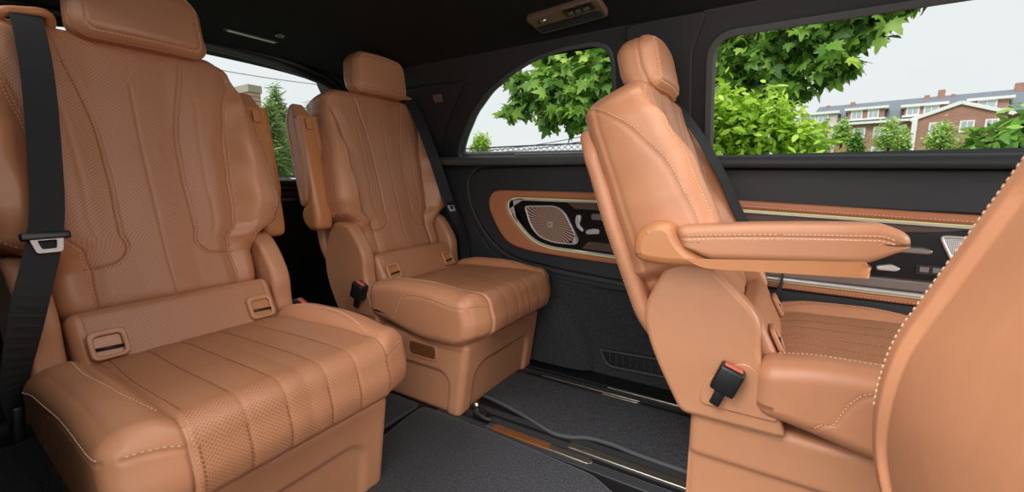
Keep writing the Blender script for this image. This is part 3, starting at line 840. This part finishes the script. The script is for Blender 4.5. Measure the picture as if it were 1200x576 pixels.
flat('memory_switches', [rect(-.57, .652, .115, .026, .01)], BRU, sp, Q, .006, .002, .024)
# ------------------------------------------------------------------ sliding door trim
dt = empty('door_trim_panel', (0, YW, .6), label='long tan and wood door trim with handle and speaker beyond folded armrest', cat='trim panel')
flat('tan_strip', [roundpoly([(-.36, .742), (.48, .704), (1.55, .640), (1.55, .612), (.48, .677), (-.36, .713)], .008)], LEAD, dt, Q, .028, .008, .006)
flat('ambient_strip', [roundpoly([(-.36, .712), (.48, .677), (1.55, .612), (1.55, .606), (.48, .671), (-.36, .706)], .002)], AMB, dt, Q, .022, .002, .010)
flat('chrome_edge', [roundpoly([(-.36, .706), (.48, .671), (1.55, .606), (1.55, .601), (.48, .666), (-.36, .701)], .002)], SAT, dt, Q, .022, .002, .010)
flat('gloss_panel', [roundpoly([(-.36, .703), (.48, .668), (1.55, .603), (1.55, .42), (.411, .488), (-.36, .500)], .01)], GLOSS, dt, Q, .012, .002, .006)
flat('wood_inlay', [roundpoly([(-.36, .702), (.48, .667), (.37, .652), (.12, .640), (-.36, .630)], [.003, .003, .04, .04, .003])], WOOD, dt, Q, .008, .002, .014)
flat('door_handle', [roundpoly([(.26, .612), (.36, .612), (.380, .603), (.374, .590), (.26, .592)], .008)], BRU, dt, Q, .022, .005, .014)
flat('handle_tip', [roundpoly([(.262, .548), (.296, .556), (.318, .545), (.308, .536), (.264, .536)], .006)], SAT, dt, Q, .018, .004, .014)
flat('button_panel', [rect(.380, .546, .062, .030, .005)], BLK, dt, Q, .006, .002, .016)
for k in range(2): flat('door_button', [rect(.367 + .027 * k, .5475, .021, .017, .003)], BRU, dt, Q, .010, .002, .016)
spk2 = roundpoly([(.384, .648), (.64, .640), (.70, .57), (.66, .50), (.450, .508)], [.022, .03, .03, .03, .03], 6)
C2 = (.55, .575); QS2 = Q @ Matrix.Translation((C2[0], C2[1], .016))
s2 = flat('speaker_grille', [loc(offs(spk2, -.004), C2)], MESHM, dt, QS2, .008, .002, 0); s2['label'] = 'silver mesh speaker grille'
flat('grille_frame', [loc(spk2, C2), loc(offs(spk2, -.007), C2)], SAT, s2, None, .013, .003, 0)
flat('metal_ledge', [roundpoly([(-.36, .522), (.414, .515), (1.5, .43), (1.5, .40), (.411, .480), (-.36, .490)], .006)], BRU, dt, Q, .020, .006, .010)
flat('chrome_band', [roundpoly([(-.36, .492), (.411, .478), (1.5, .398), (1.5, .386), (.411, .467), (-.36, .479)], .003)], SAT, dt, Q, .030, .004, .010)
flat('lower_ambient_strip', [roundpoly([(-.36, .479), (.411, .467), (1.5, .386), (1.5, .382), (.411, .463), (-.36, .475)], .001)], AMB, dt, Q, .026, .0015, .010)
flat('lower_tan_strip', [roundpoly([(-.36, .475), (.409, .463), (1.5, .382), (1.5, .350), (.398, .441), (-.36, .452)], .006)], LEAD, dt, Q, .026, .008, .006)
def wall_stitch(parent, a, b, y, step=.009):
    A = Vector((a[0], y, a[1])); Bv = Vector((b[0], y, b[1])); n = int((Bv - A).length / step); bx = []
    for i in range(n):
        p = A + (Bv - A) * (i / n); bx.append((frame(p, Bv - A, (0, 1, 0)), .005, .0015, .0014))
    mkobj('stitching', boxmesh('stitching', bx), STI, parent, Matrix.Translation((0, -YW, -.6)), smooth=False)
wall_stitch(dt, (-.3, .722), (.48, .686), YW - .0345); wall_stitch(dt, (.48, .686), (1.2, .643), YW - .0345)
wall_stitch(dt, (-.3, .460), (.40, .448), YW - .0325)
struct(flat('trim_19', [roundpoly([(-.36, .448), (.40, .438), (1.5, .35), (1.5, .22), (-.30, .27)], .015)], BLK2, None, WP(), .014, .006, .002))

# ------------------------------------------------------------------ floor fittings
FP = frame((0, 0, 0), (1, 0, 0), (0, 1, 0))
def carpet(name, lp, th, label):
    o = empty(name, (0, 0, 0), label=label, cat='carpet')
    c = flat('pile', [lp], CARPET, o, None, th, .003, .0)
    return o
mid_edge = [(-.90, 1.200), (-.777, 1.182), (-.65, 1.150), (-.546, 1.118), (-.49, 1.125), (-.434, 1.152), (-.36, 1.158), (-.28, 1.150), (-.12, 1.146), (.05, 1.146), (1.4, 1.146)]
me_ = [(p.x, p.y) for p in catmull([(a, b, 0) for a, b in mid_edge], 6)]
cp = carpet('floor_carpet', me_ + [(1.4, 1.425), (-1.1, 1.425), (-1.1, 1.22)], .014, 'black pile carpet between the two floor rails with a wavy grey edge')
tube('edge_piping', [(x, y, .012) for x, y in me_], .0065, PIPE, cp)
near = [(-1.0, 1.022), (-.71, 1.020), (-.363, 1.000), (-.30, .965), (-.2, .93), (1.4, .93), (1.4, .14), (-.93, .14), (-.985, .86), (-1.0, .95)]
nr = roundpoly(near, .03, 4)
cp = carpet('floor_carpet', nr, .012, 'black pile carpet in front of the large left seat, thin grey edging')
tube('edge_piping', [(x, y, .009) for x, y in nr], .0035, PIPE, cp, closed=True)
cp = carpet('floor_carpet', roundpoly([(-1.9, .14), (-1.02, .14), (-1.02, 1.03), (-1.9, 1.03)], .02), .012, 'black pile carpet under the rear seats')
tube('edge_piping', [(-1.024, .2, .010), (-1.024, 1.02, .010)], .004, PIPE, cp)
# seat rails
def rail(y, x0, x1, label, w=.10, plates=()):
    r = empty('floor_rail', (0, y, 0), label=label, cat='floor rail')
    flat('rail_bed', [rect((x0 + x1) / 2, 0, x1 - x0, w, .01)], BLK2, r, None, .006, .002, 0)
    flat('rail_slot', [rect((x0 + x1) / 2, -.022, x1 - x0 - .05, .018, .004)], BLK, r, None, .003, .001, .0045)
    flat('rail_slot', [rect((x0 + x1) / 2, .024, x1 - x0 - .05, .014, .004)], BLK, r, None, .003, .001, .0045)
    for (a, b, yy, ww, mt) in plates:
        flat('rail_plate', [roundpoly([(a, yy - ww / 2), (b, yy - ww / 2), (b + .012, yy), (b, yy + ww / 2), (a, yy + ww / 2)], .004)], mt, r, None, .006, .002, .005)
    return r
r1 = rail(1.085, -.95, 1.4, 'floor rail with polished plates between the two carpets', .125, [(-.745, -.395, -.033, .026, STEEL), (-.475, .3, .010, .030, STEEL)])
flat('rail_cover', [rect(-.62, -.034, .20, .030, .004)], BRONZE, r1, None, .007, .002, .0055)
r2 = rail(1.475, -1.0, 1.4, 'narrow dark floor rail along the side wall', .095, [(-.76, -.372, -.014, .009, STEEL), (-.50, .10, .030, .010, STEEL), (-.50, -.375, -.030, .008, STEEL)])
lt = empty('rail_latch', (-.80, 1.075, 0), label='small metal latch at front foot of the rear corner seat', cat='latch')
bevbox('latch_body', (.05, .03, .02), BLK, lt, Matrix.Translation((.01, 0, .02)), .004)
tube('latch_pin', [(-.02, .018, .022), (-.02, .018, .045)], .009, CHR, lt); tube('latch_lever', [(-.01, -.01, .03), (.04, -.016, .022), (.06, -.01, .02)], .005, BLK2, lt)
# side wall air vent
vt = empty('air_vent', (0, YW, 0), label='black slotted air vent low on the carpeted side wall', cat='air vent')
QV = Matrix.Translation((0, -YW, 0)) @ WP()
vo = roundpoly([(-.585, .112), (-.30, .125), (-.30, .045), (-.545, .036)], [.015, .01, .01, .03])
vi = roundpoly([(-.562, .100), (-.31, .112), (-.31, .058), (-.534, .049)], [.010, .005, .005, .02])
flat('vent_frame', [vo, vi], BLK2, vt, QV, .016, .005, .016)
flat('vent_back', [vi], BLK, vt, QV, .003, .001, .018)
for k in range(9): flat('vent_slat', [[(-.530 + k * .028, .056), (-.524 + k * .028, .056), (-.530 + k * .028, .100), (-.536 + k * .028, .100)]], BLKS, vt, QV, .008, .001, .018)

# ------------------------------------------------------------------ outside
GZ = -.75
ASPH = noise_mat('pale paving', srgb(150, 150, 146), srgb(120, 122, 118), 3, .9, .2)
GRASS = noise_mat('lawn', srgb(96, 128, 52), srgb(70, 104, 36), 8, .95, .5, .02)
me = grid_mesh('ground', lambda u, v: Vector((-90 + 180 * u, -20 + 170 * v, GZ)), 4, 4); struct(mkobj('ground', me, GRASS, smooth=False))
me = grid_mesh('added_paving', lambda u, v: Vector((-8 + 16 * u, -18 + 20.8 * v, GZ + .01)), 2, 2); struct(mkobj('added_paving', me, ASPH, smooth=False))  # unseen grey ground, added to keep green lawn reflections out of the cabin
MAPLE_M = leaf_mat('maple leaves', [srgb(64, 100, 36), srgb(106, 150, 58), srgb(146, 186, 80), srgb(180, 210, 104), srgb(214, 232, 110)], .42)
HEDGE_M = leaf_mat('bush leaves', [srgb(104, 142, 36), srgb(156, 196, 56), srgb(196, 226, 84), srgb(224, 242, 120)], .42)
DARK_M = leaf_mat('deep green leaves', [srgb(60, 98, 36), srgb(100, 146, 56), srgb(140, 184, 78), srgb(180, 214, 108)], .38)
PALE_M = leaf_mat('pale leaves', [srgb(128, 162, 74), srgb(168, 200, 100), srgb(200, 222, 130), srgb(222, 236, 156)], .35)
PINE_M = leaf_mat('pine needles', [srgb(104, 130, 78), srgb(142, 168, 102), srgb(176, 196, 124)], .3)
BARK = noise_mat('bark', srgb(84, 72, 58), srgb(56, 48, 38), 14, .9, .6, .01)
def half(pts): return pts + [(-x, y) for x, y in pts[::-1] if x != 0]
MAPLE = [(0, 0), (.07, .10), (.34, .0), (.27, .16), (.52, .28), (.38, .38), (.46, .60), (.22, .50), (.16, .62), (.12, .80), (0, 1.0), (-.12, .80), (-.16, .62), (-.22, .50), (-.46, .60), (-.38, .38), (-.52, .28), (-.27, .16), (-.34, .0), (-.07, .10)]
OVAL = [(0, 0), (.16, .25), (.2, .5), (.12, .8), (0, 1), (-.12, .8), (-.2, .5), (-.16, .25)]
NEED = [(-.09, 0), (.09, 0), (.04, 1), (-.04, 1)]
def foliage(name, parent, mat, shape, blobs, count, size, seed, droop=.5, shell=.55, thin=None):
    rd = random.Random(seed); vs = []; fs = []; var = []
    vol = [b[3] * b[4] * b[5] for b in blobs]; tot = sum(vol)
    org = parent.matrix_world.translation.copy() if parent else Vector((0, 0, 0))
    org = Vector(parent.location)
    for b, vl in zip(blobs, vol):
        cx, cy, cz, rx, ry, rz = b
        for _ in range(max(3, int(count * vl / tot))):
            d = Vector((rd.gauss(0, 1), rd.gauss(0, 1), rd.gauss(0, 1))).normalized(); rr = shell + (1 - shell) * rd.random()
            rr *= .8 + .25 * math.sin(d.x * 7 + seed) * math.sin(d.z * 6 + d.y * 5)
            p = Vector((cx + d.x * rx * rr, cy + d.y * ry * rr, cz + d.z * rz * rr)) - org
            s = size * rd.uniform(.6, 1.25)
            n = (d * .5 + Vector((rd.gauss(0, .5), rd.gauss(0, .5), rd.gauss(.5, .5)))).normalized()
            t = Vector((rd.gauss(0, 1), rd.gauss(0, 1), rd.gauss(-droop * 2, .6))); t = (t - n * t.dot(n)).normalized(); bb = n.cross(t)
            k = len(vs)
            for x, y in shape:
                vs.append(p + t * (y * s) + bb * (x * s) + n * (-(x * x + (y - .4) ** 2) * s * .25))
            fs.append(tuple(range(k, k + len(shape))))
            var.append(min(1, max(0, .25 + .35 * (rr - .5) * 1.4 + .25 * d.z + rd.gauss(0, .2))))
    me = bpy.data.meshes.new(name); me.from_pydata(vs, [], fs)
    a = me.attributes.new('var', 'FLOAT', 'FACE'); a.data.foreach_set('value', var); me.update()
    return mkobj(name, me, mat, parent, smooth=False)
def branches(parent, segs, mat=BARK):
    org = Vector(parent.location)
    for nm, pts, r0, r1 in segs:
        P = catmull(pts, 5); tube(nm, [p - org for p in P], (lambda a, b: (lambda t: a + (b - a) * t))(r0, r1), mat, parent, n=8)
# big maple beyond the pillar
mp = empty('maple_tree', (-1.0, 5.6, GZ), label='large maple tree with broad lobed leaves hanging past both side windows', cat='tree')
branches(mp, [('trunk', [(-1.0, 5.6, GZ), (-.95, 5.6, 1.2), (-.9, 5.5, 3.4)], .16, .10),
              ('branch', [(-.95, 5.55, 1.5), (-.1, 5.2, 2.0), (.6, 4.9, 2.25)], .045, .01), ('branch', [(-.95, 5.55, 1.6), (-1.8, 5.1, 2.1), (-2.8, 4.7, 2.3)], .045, .01),
              ('branch', [(-.93, 5.55, 2.0), (-.3, 5.3, 2.8), (.7, 5.0, 3.1)], .05, .01)])
blR = [(-.75, 5.2, 2.15, .9, .5, .62), (-.25, 5.0, 1.95, .55, .45, .42), (.15, 4.8, 2.08, .45, .4, .34), (.42, 4.7, 2.2, .38, .35, .27), (.70, 4.65, 2.22, .26, .3, .15), (.55, 4.7, 1.98, .2, .25, .12), (.30, 4.7, 1.75, .28, .28, .16), (.02, 4.8, 1.62, .26, .25, .14), (-.4, 4.9, 2.7, 1.0, .6, .5), (-.5, 5.0, 1.6, .35, .3, .3)]
blQ = [(-1.75, 4.6, 1.95, .38, .45, .52), (-1.95, 4.5, 1.60, .36, .4, .30), (-2.25, 4.5, 1.86, .38, .4, .36), (-2.6, 4.6, 1.78, .30, .32, .26), (-2.85, 4.6, 1.62, .20, .25, .14), (-2.3, 4.5, 1.50, .22, .25, .16), (-1.9, 4.5, 1.36, .15, .2, .13), (-2.2, 4.9, 2.5, 1.0, .6, .5), (-2.75, 4.5, 2.0, .25, .25, .15)]
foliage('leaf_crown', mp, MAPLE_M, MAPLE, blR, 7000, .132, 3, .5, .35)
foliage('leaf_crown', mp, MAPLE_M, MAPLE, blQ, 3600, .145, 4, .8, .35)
# bushes
def bush(nm, label, loc, blobs, mat, count, size, seed, grp=None, shape=OVAL, trunk=True, cat='bush'):
    e = empty(nm, loc, label=label, cat=cat, group=grp)
    cx, cy, _ = loc; top = max(b[2] for b in blobs)
    segs = [('trunk' if cat == 'tree' else 'stem', [(cx, cy, loc[2]), (cx + .02, cy, (loc[2] + top) / 2), (cx, cy, top)], size * .7, size * .15)]
    if cat == 'bush':
        for k, b in enumerate(blobs[:4]): segs.append(('stem', [(cx, cy, loc[2]), ((cx + b[0]) / 2, (cy + b[1]) / 2, (loc[2] + b[2]) / 2 + .1), (b[0], b[1], b[2])], .02, .008))
    branches(e, segs); foliage('leaves', e, mat, shape, blobs, count, size, seed, .0, .45); return e
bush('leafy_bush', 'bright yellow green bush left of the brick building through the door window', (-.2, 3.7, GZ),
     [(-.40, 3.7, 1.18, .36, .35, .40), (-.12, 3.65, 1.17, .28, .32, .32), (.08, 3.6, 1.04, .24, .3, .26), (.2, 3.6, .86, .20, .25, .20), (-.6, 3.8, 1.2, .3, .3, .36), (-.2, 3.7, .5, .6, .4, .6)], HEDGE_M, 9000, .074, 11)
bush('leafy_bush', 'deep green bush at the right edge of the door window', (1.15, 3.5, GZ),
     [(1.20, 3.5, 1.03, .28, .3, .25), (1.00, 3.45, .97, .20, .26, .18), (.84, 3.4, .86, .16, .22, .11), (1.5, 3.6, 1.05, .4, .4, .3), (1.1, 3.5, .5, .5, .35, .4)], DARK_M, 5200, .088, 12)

GT = 'small street trees in front of the brick building'
for (x, y, z, w, h, lab, sd_) in [
        (11.0, 70, 6.1, 2.3, 3.1, 'pale round street tree in front of the brick wall left of the white corner column', 21),
        (15.7, 70, 5.6, 2.2, 2.7, 'pale round street tree under the white trimmed brick gable', 22),
        (6.3, 70, 6.7, 1.5, 2.4, 'small pale street tree hiding the left corner of the brick building', 23),
        (7.4, 66, 4.9, 1.1, 2.2, 'darker small tree right of the yellow green bush', 24),
        (12.7, 72, 5.4, 1.0, 2.4, 'slim pale tree beside the white corner column', 25),
        (3.6, 68, 5.4, 2.1, 2.4, 'pale low tree just behind the yellow green bush', 26)]:
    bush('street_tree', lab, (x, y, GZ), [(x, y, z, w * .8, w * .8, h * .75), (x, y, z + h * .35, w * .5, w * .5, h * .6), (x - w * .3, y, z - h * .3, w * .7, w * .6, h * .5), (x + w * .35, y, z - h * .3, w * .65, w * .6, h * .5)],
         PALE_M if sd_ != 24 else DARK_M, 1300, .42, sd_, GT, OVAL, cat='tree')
# brick building with slate mansard roof
def brick_mat():
    m, nt, b = base_mat('brick', srgb(150, 96, 78), .9); N = nt.nodes; L = nt.links
    tc = N.new('ShaderNodeTexCoord'); mp = N.new('ShaderNodeMapping'); mp.inputs['Rotation'].default_value = (PI / 2, 0, 0); br = N.new('ShaderNodeTexBrick')
    br.inputs['Scale'].default_value = 1.0; br.inputs['Color1'].default_value = srgb(170, 122, 104); br.inputs['Color2'].default_value = srgb(152, 104, 88); br.inputs['Mortar'].default_value = srgb(190, 160, 146)
    br.inputs['Brick Width'].default_value = .5; br.inputs['Row Height'].default_value = .18; br.inputs['Mortar Size'].default_value = .015
    L.new(tc.outputs['Object'], mp.inputs['Vector']); L.new(mp.outputs['Vector'], br.inputs['Vector']); L.new(br.outputs['Color'], b.inputs['Base Color']); return m
BRICK = brick_mat(); SLATE = noise_mat('slate roof', srgb(134, 140, 148), srgb(112, 118, 126), 3, .8, .3, .02, stretch=(1, 6, 6))
PANE = noise_mat('window pane', srgb(150, 160, 168), srgb(196, 202, 206), 1.2, .2, 0)
T = Vector((.98424, -.176865, 0)); bl = empty('brick_building', (6.202, 103.858, GZ), label='long red brick building with grey mansard roof and white trimmed dormers', cat='building')
bl.rotation_euler = (0, 0, math.atan2(T.y, T.x))
# building frame: x along the facade, y away from camera, z up from GZ
Z0 = -GZ
def bbx(name, x0, x1, y0, y1, z0, z1, mat, par=None):
    me = boxmesh(name, [((x0 + x1) / 2, (y0 + y1) / 2, (z0 + z1) / 2 + Z0, x1 - x0, y1 - y0, z1 - z0)]); return mkobj(name, me, mat, par or bl, smooth=False)
bbx('wall', 2.2, 60, 0, 12, GZ, 11.0, BRICK)
def roof(x0, x1, ye, ze, yr, zr, name='roof'):
    vs = [(x0, ye, ze + Z0), (x1, ye, ze + Z0), (x1, yr, zr + Z0), (x0 + (yr - ye) * .3, yr, zr + Z0), (x0, 12 - ye, ze + Z0), (x1, 12 - ye, ze + Z0)]
    me = bpy.data.meshes.new(name); me.from_pydata(vs, [], [(0, 1, 2, 3), (3, 2, 5, 4), (0, 3, 4), (0, 4, 5, 1)]); me.update(); return mkobj(name, me, SLATE, bl, smooth=False)
roof(-3.2, 60, -.6, 10.9, 5.2, 15.2)
bbx('eave', -1.0 + 3, 60, -.9, -.3, 10.75, 11.15, WHITEP)
def window(x0, x1, z0, z1, y=-.05, mull=1):
    f = bbx('window', x0 - .14, x1 + .14, y - .10, y + .06, z0 - .14, z1 + .14, WHITEP)
    n = 2 if x1 - x0 > 1 else 1; w = (x1 - x0) / n
    for k in range(n): bbx('pane', x0 + k * w + .06, x0 + (k + 1) * w - .06, y - .13, y - .09, z0 + .05, z1 - .05, PANE, f)
    return f
def dormer(x0, x1, z0, z1, wins):
    d = bbx('dormer', x0, x1, -.2, 4, z0, z1, BRICK)
    bbx('dormer_roof', x0 - .5, x1 + .5, -.7, 4.2, z1, z1 + .42, WHITEP, d)
    bbx('dormer_sill', x0 - .2, x1 + .2, -.4, .3, z0 - .25, z0 + .05, WHITEP, d)
    for a, b in wins: window(a, b, z0 + .15, z1 - .1, -.25)
dormer(3.7, 8.9, 11.7, 13.3, [(4.3, 5.7), (6.7, 8.0)])
dormer(11.5, 16.4, 11.7, 13.1, [(11.9, 13.3), (14.1, 15.7)])
dormer(19.4, 23.6, 11.7, 13.2, [(20.3, 22.2)])
dormer(27.5, 32.5, 11.7, 13.2, [(28.2, 29.6), (30.4, 31.8)]); dormer(36, 41, 11.7, 13.2, [(36.7, 38.1), (38.9, 40.3)])
# pale left bay
bay = bbx('bay', -3.4, 2.2, -.8, 8, GZ, 12.9, noise_mat('pale render', srgb(214, 200, 190), srgb(200, 186, 176), 1, .8, 0))
bbx('bay_cornice', -3.8, 2.5, -1.3, 8.2, 13.0, 13.45, WHITEP, bay); bbx('bay_cornice', -3.6, 2.3, -1.05, 8.1, 10.6, 10.9, WHITEP, bay)
for a in (-2.6, -.7): window(a, a + 1.4, 11.6, 12.8, -.85)
for a in (-2.6, -.7): window(a, a + 1.4, 8.2, 9.8, -.85)
# gable
gv = [(13.0, -1.4, GZ), (23.6, -1.4, GZ), (23.6, -1.4, 10.8), (18.3, -1.4, 12.9), (13.0, -1.4, 10.8)]
vs = [(x, y, z + Z0) for x, y, z in gv] + [(x, 3, z + Z0) for x, y, z in gv]
me = bpy.data.meshes.new('gable'); me.from_pydata(vs, [], [(0, 1, 2, 3, 4), (9, 8, 7, 6, 5), (0, 4, 9, 5), (1, 6, 7, 2), (4, 3, 8, 9), (3, 2, 7, 8)]); me.update()
ga = mkobj('gable', me, BRICK, bl, smooth=False)
def bar(name, a, b, w, h, mat, par):
    A = Vector(a); B_ = Vector(b); M = frame((A + B_) / 2, B_ - A, (0, 1, 0)); return mkobj(name, boxmesh(name, [(M, (B_ - A).length, w, h)]), mat, par, smooth=False)
bar('gable_trim', (12.4, -1.3, 10.75 + Z0), (18.3, -1.3, 13.05 + Z0), .9, .55, WHITEP, ga); bar('gable_trim', (18.3, -1.3, 13.05 + Z0), (24.2, -1.3, 10.75 + Z0), .9, .55, WHITEP, ga)
bbx('corner_column', 12.7, 13.4, -1.9, -.9, GZ, 10.8, WHITEP, ga)
window(18.6, 20.0, 8.4, 10.0, -1.45); window(15.0, 16.4, 8.4, 10.0, -1.45); window(21.4, 22.6, 8.4, 10.0, -1.45)
for a in (4.9, 7.8, 10.4, 26, 29, 32, 35, 38, 41):
    for z in (8.4, 4.9, 1.4): window(a, a + 1.5, z, z + 1.6)
for (a, b, z) in ((13.9, 14.6, 15.2), (15.6, 16.5, 15.9), (17.3, 17.8, 15.0), (3.5, 4.2, 15.2), (-.3, .3, 15.0), (24.5, 25.6, 15.8)): bbx('chimney', a, b, 4.6, 5.6, 13.8, z + .3, BRICK)

# outside the quarter window: conifers, shelter with lattice roof, cables
bush('conifer', 'small light green conifer tip in the lower left of the quarter window', (-10.15, 14, GZ), [(-10.15, 14, 1.3, .75, .7, .9), (-10.15, 14, 2.05, .48, .4, .72), (-9.7, 14, 1.4, .5, .5, .45), (-10.8, 14, 1.2, .6, .6, .6)], HEDGE_M, 7000, .15, 31, shape=OVAL, cat='tree')
sh_ = empty('shelter_roof', (-6.6, 12, GZ), label='low pale shelter roof with lattice edge beyond the quarter window', cat='shelter')
bx = [(0, 0, 2.30, 4.6, 1.6, .06), (0, -.8, 2.52, 4.6, .04, .04)]
mkobj('roof_sheet', boxmesh('x', bx[:1]), WHITEP, sh_, smooth=False)
lat = []
for k in range(24):
    x = -2.2 + k * .19
    lat.append((frame((x, -.8, 2.43), (.19, 0, .16), (0, 1, 0)), .25, .012, .012)); lat.append((frame((x, -.8, 2.43), (.19, 0, -.16), (0, 1, 0)), .25, .012, .012))
mkobj('lattice', boxmesh('x', lat + bx[1:]), BLK2, sh_, smooth=False)
for x in (-2.1, 2.1): mkobj('post', boxmesh('x', [(x, 0, 1.15, .08, .08, 2.3)]), WHITEP, sh_, smooth=False)
for k, (za, zb) in enumerate([(1.75, 2.35), (1.68, 2.18)]):
    w = tube('power_cable', [Vector((-9.5 + 6 * t, 12.5, za + (zb - za) * t - .12 * math.sin(PI * t))) for t in [i / 10 for i in range(11)]], .012, BLK)
    tag(w, ['upper' , 'lower'][k] + ' thin dark cable crossing the quarter window view', 'cable', 'cables outside')
# outside the rear window
for (x, y, z, w, h, lab, sd_) in [(-14, 8.15, 1.9, .85, 1.6, 'tall feathery green pine behind the rear window, between the two seat backs', 41), (-12.2, 6.9, 1.6, .45, 1.1, 'thinner pine next to the far brick block behind the rear window', 42),
                                  (-15.5, 10.3, 1.9, .9, 1.5, 'pine partly hidden behind the rear corner seat', 43), (-15, 5.2, 1.2, 1.2, 1.4, 'pine hidden mostly behind the large left seat', 44)]:
    bush('pine_tree', lab, (x, y, GZ), [(x, y, z - .1, w, w, h * .7), (x, y, z + h * .5, w * .55, w * .55, h * .55), (x, y, z + h * .9, w * .25, w * .25, h * .4), (x, y + w * .5, z - .2, w * .6, w * .5, h * .4)], PINE_M, 9000, .24, sd_, 'pines behind the rear window', NEED, cat='tree')
fb = empty('far_block', (-40, 20.9, GZ), label='distant beige and brick block seen through rear window', cat='building')
mkobj('block_wall', boxmesh('x', [(0, 0, 4.5, 2, .95, 9.0)]), BRICK, fb, smooth=False); mkobj('block_top', boxmesh('x', [(0, 0, 9.2, 2.2, 1.15, .6)]), noise_mat('beige top', srgb(176, 166, 150), srgb(160, 150, 136), 1, .8, 0), fb, smooth=False)
fw = empty('white_fence', (-11, 7, GZ), label='white panelled fence with dark rail seen through the rear window', cat='fence')
mkobj('fence_panel', boxmesh('x', [(0, 0, .75, .06, 9, 1.1)]), WHITEP, fw, smooth=False)
for k in range(19): mkobj('fence_post', boxmesh('x', [(.05, -4.4 + k * .49, .8, .05, .08, 1.35)]), WHITEP, fw, smooth=False)
mkobj('fence_rail', boxmesh('x', [(.06, 0, 1.62, .05, 9, .07)]), BLK2, fw, smooth=False)
for k in range(2):
    w = tube('power_cable', [Vector((-16, 2 + 10 * t, 4.6 + .5 * k - .25 * math.sin(PI * t))) for t in [i / 10 for i in range(11)]], .012, BLK2)
    tag(w, ['lower', 'upper'][k] + ' thin cable crossing the sky in the rear window', 'cable', 'cables outside')

# ------------------------------------------------------------------ light
w = bpy.data.worlds.new('overcast'); sc.world = w; w.use_nodes = True
nt = w.node_tree; N = nt.nodes; L = nt.links; bg = N['Background']
tc = N.new('ShaderNodeTexCoord'); nz = N.new('ShaderNodeTexNoise'); nz.inputs['Scale'].default_value = 2.2; nz.inputs['Detail'].default_value = 4
mp = N.new('ShaderNodeMapping'); mp.inputs['Scale'].default_value = (1, 1, 2.5)
L.new(tc.outputs['Generated'], mp.inputs[0]); L.new(mp.outputs[0], nz.inputs['Vector'])
mx = N.new('ShaderNodeMix'); mx.data_type = 'RGBA'; mx.inputs[6].default_value = srgb(232, 235, 239); mx.inputs[7].default_value = srgb(244, 245, 247)
L.new(nz.outputs['Fac'], mx.inputs[0]); L.new(mx.outputs[2], bg.inputs['Color']); bg.inputs['Strength'].default_value = 1.05
def area(name, loc, target, sx, sy, power, col=(1, 1, 1)):
    ld = bpy.data.lights.new(name, 'AREA'); ld.shape = 'RECTANGLE'; ld.size = sx; ld.size_y = sy; ld.energy = power; ld.color = col
    o = bpy.data.objects.new(name, ld); COL.objects.link(o); o.location = loc
    o.rotation_euler = (Vector(target) - Vector(loc)).to_track_quat('-Z', 'Y').to_euler(); return o
area('door_fill', (-.2, -1.7, 1.5), (-.5, 1.0, .25), 3.2, 1.9, 78, (1, .985, .97))  # added fill lamp behind the camera, boosts daylight through the open side
area('overhead_fill', (-.22, .52, 1.30), (-.35, .62, 0), 1.1, .4, 7, (1, .99, .97))  # unseen fill under the roof, added to brighten the cushion tops
area('front_fill', (2.5, .9, 1.25), (-1.0, .95, .55), 1.4, .8, 48, (1, .98, .96))  # added fill lamp ahead of the cabin, stands in for daylight from the front
sd = bpy.data.lights.new('hazy_sun', 'SUN'); sd.energy = 2.6; sd.angle = math.radians(25); so = bpy.data.objects.new('hazy_sun', sd); COL.objects.link(so)
so.rotation_euler = Vector((.15, .62, -.77)).to_track_quat('-Z', 'Y').to_euler()
# ------------------------------------------------------------------ camera
cd = bpy.data.cameras.new('camera'); cam = bpy.data.objects.new('camera', cd); COL.objects.link(cam)
cd.sensor_width = 36; cd.lens = 15; cd.clip_start = .02; cd.clip_end = 500
yaw = math.radians(31.8); pt = math.radians(8.9)
Fv = Vector((-math.sin(yaw) * math.cos(pt), math.cos(yaw) * math.cos(pt), -math.sin(pt))); Rv = Vector((math.cos(yaw), math.sin(yaw), 0)); Uv = Rv.cross(Fv)
M = Matrix((Rv, Uv, -Fv)).transposed().to_4x4(); M.translation = (0, 0, .8); cam.matrix_world = M
cd.dof.use_dof = True; cd.dof.focus_distance = 1.7; cd.dof.aperture_fstop = 5.6
sc.camera = cam
sc.view_settings.view_transform = 'Standard'; sc.view_settings.look = 'None'; sc.view_settings.exposure = 0; sc.view_settings.gamma = 1
sc.cycles.max_bounces = 8; sc.cycles.transparent_max_bounces = 12; sc.cycles.use_denoising = True
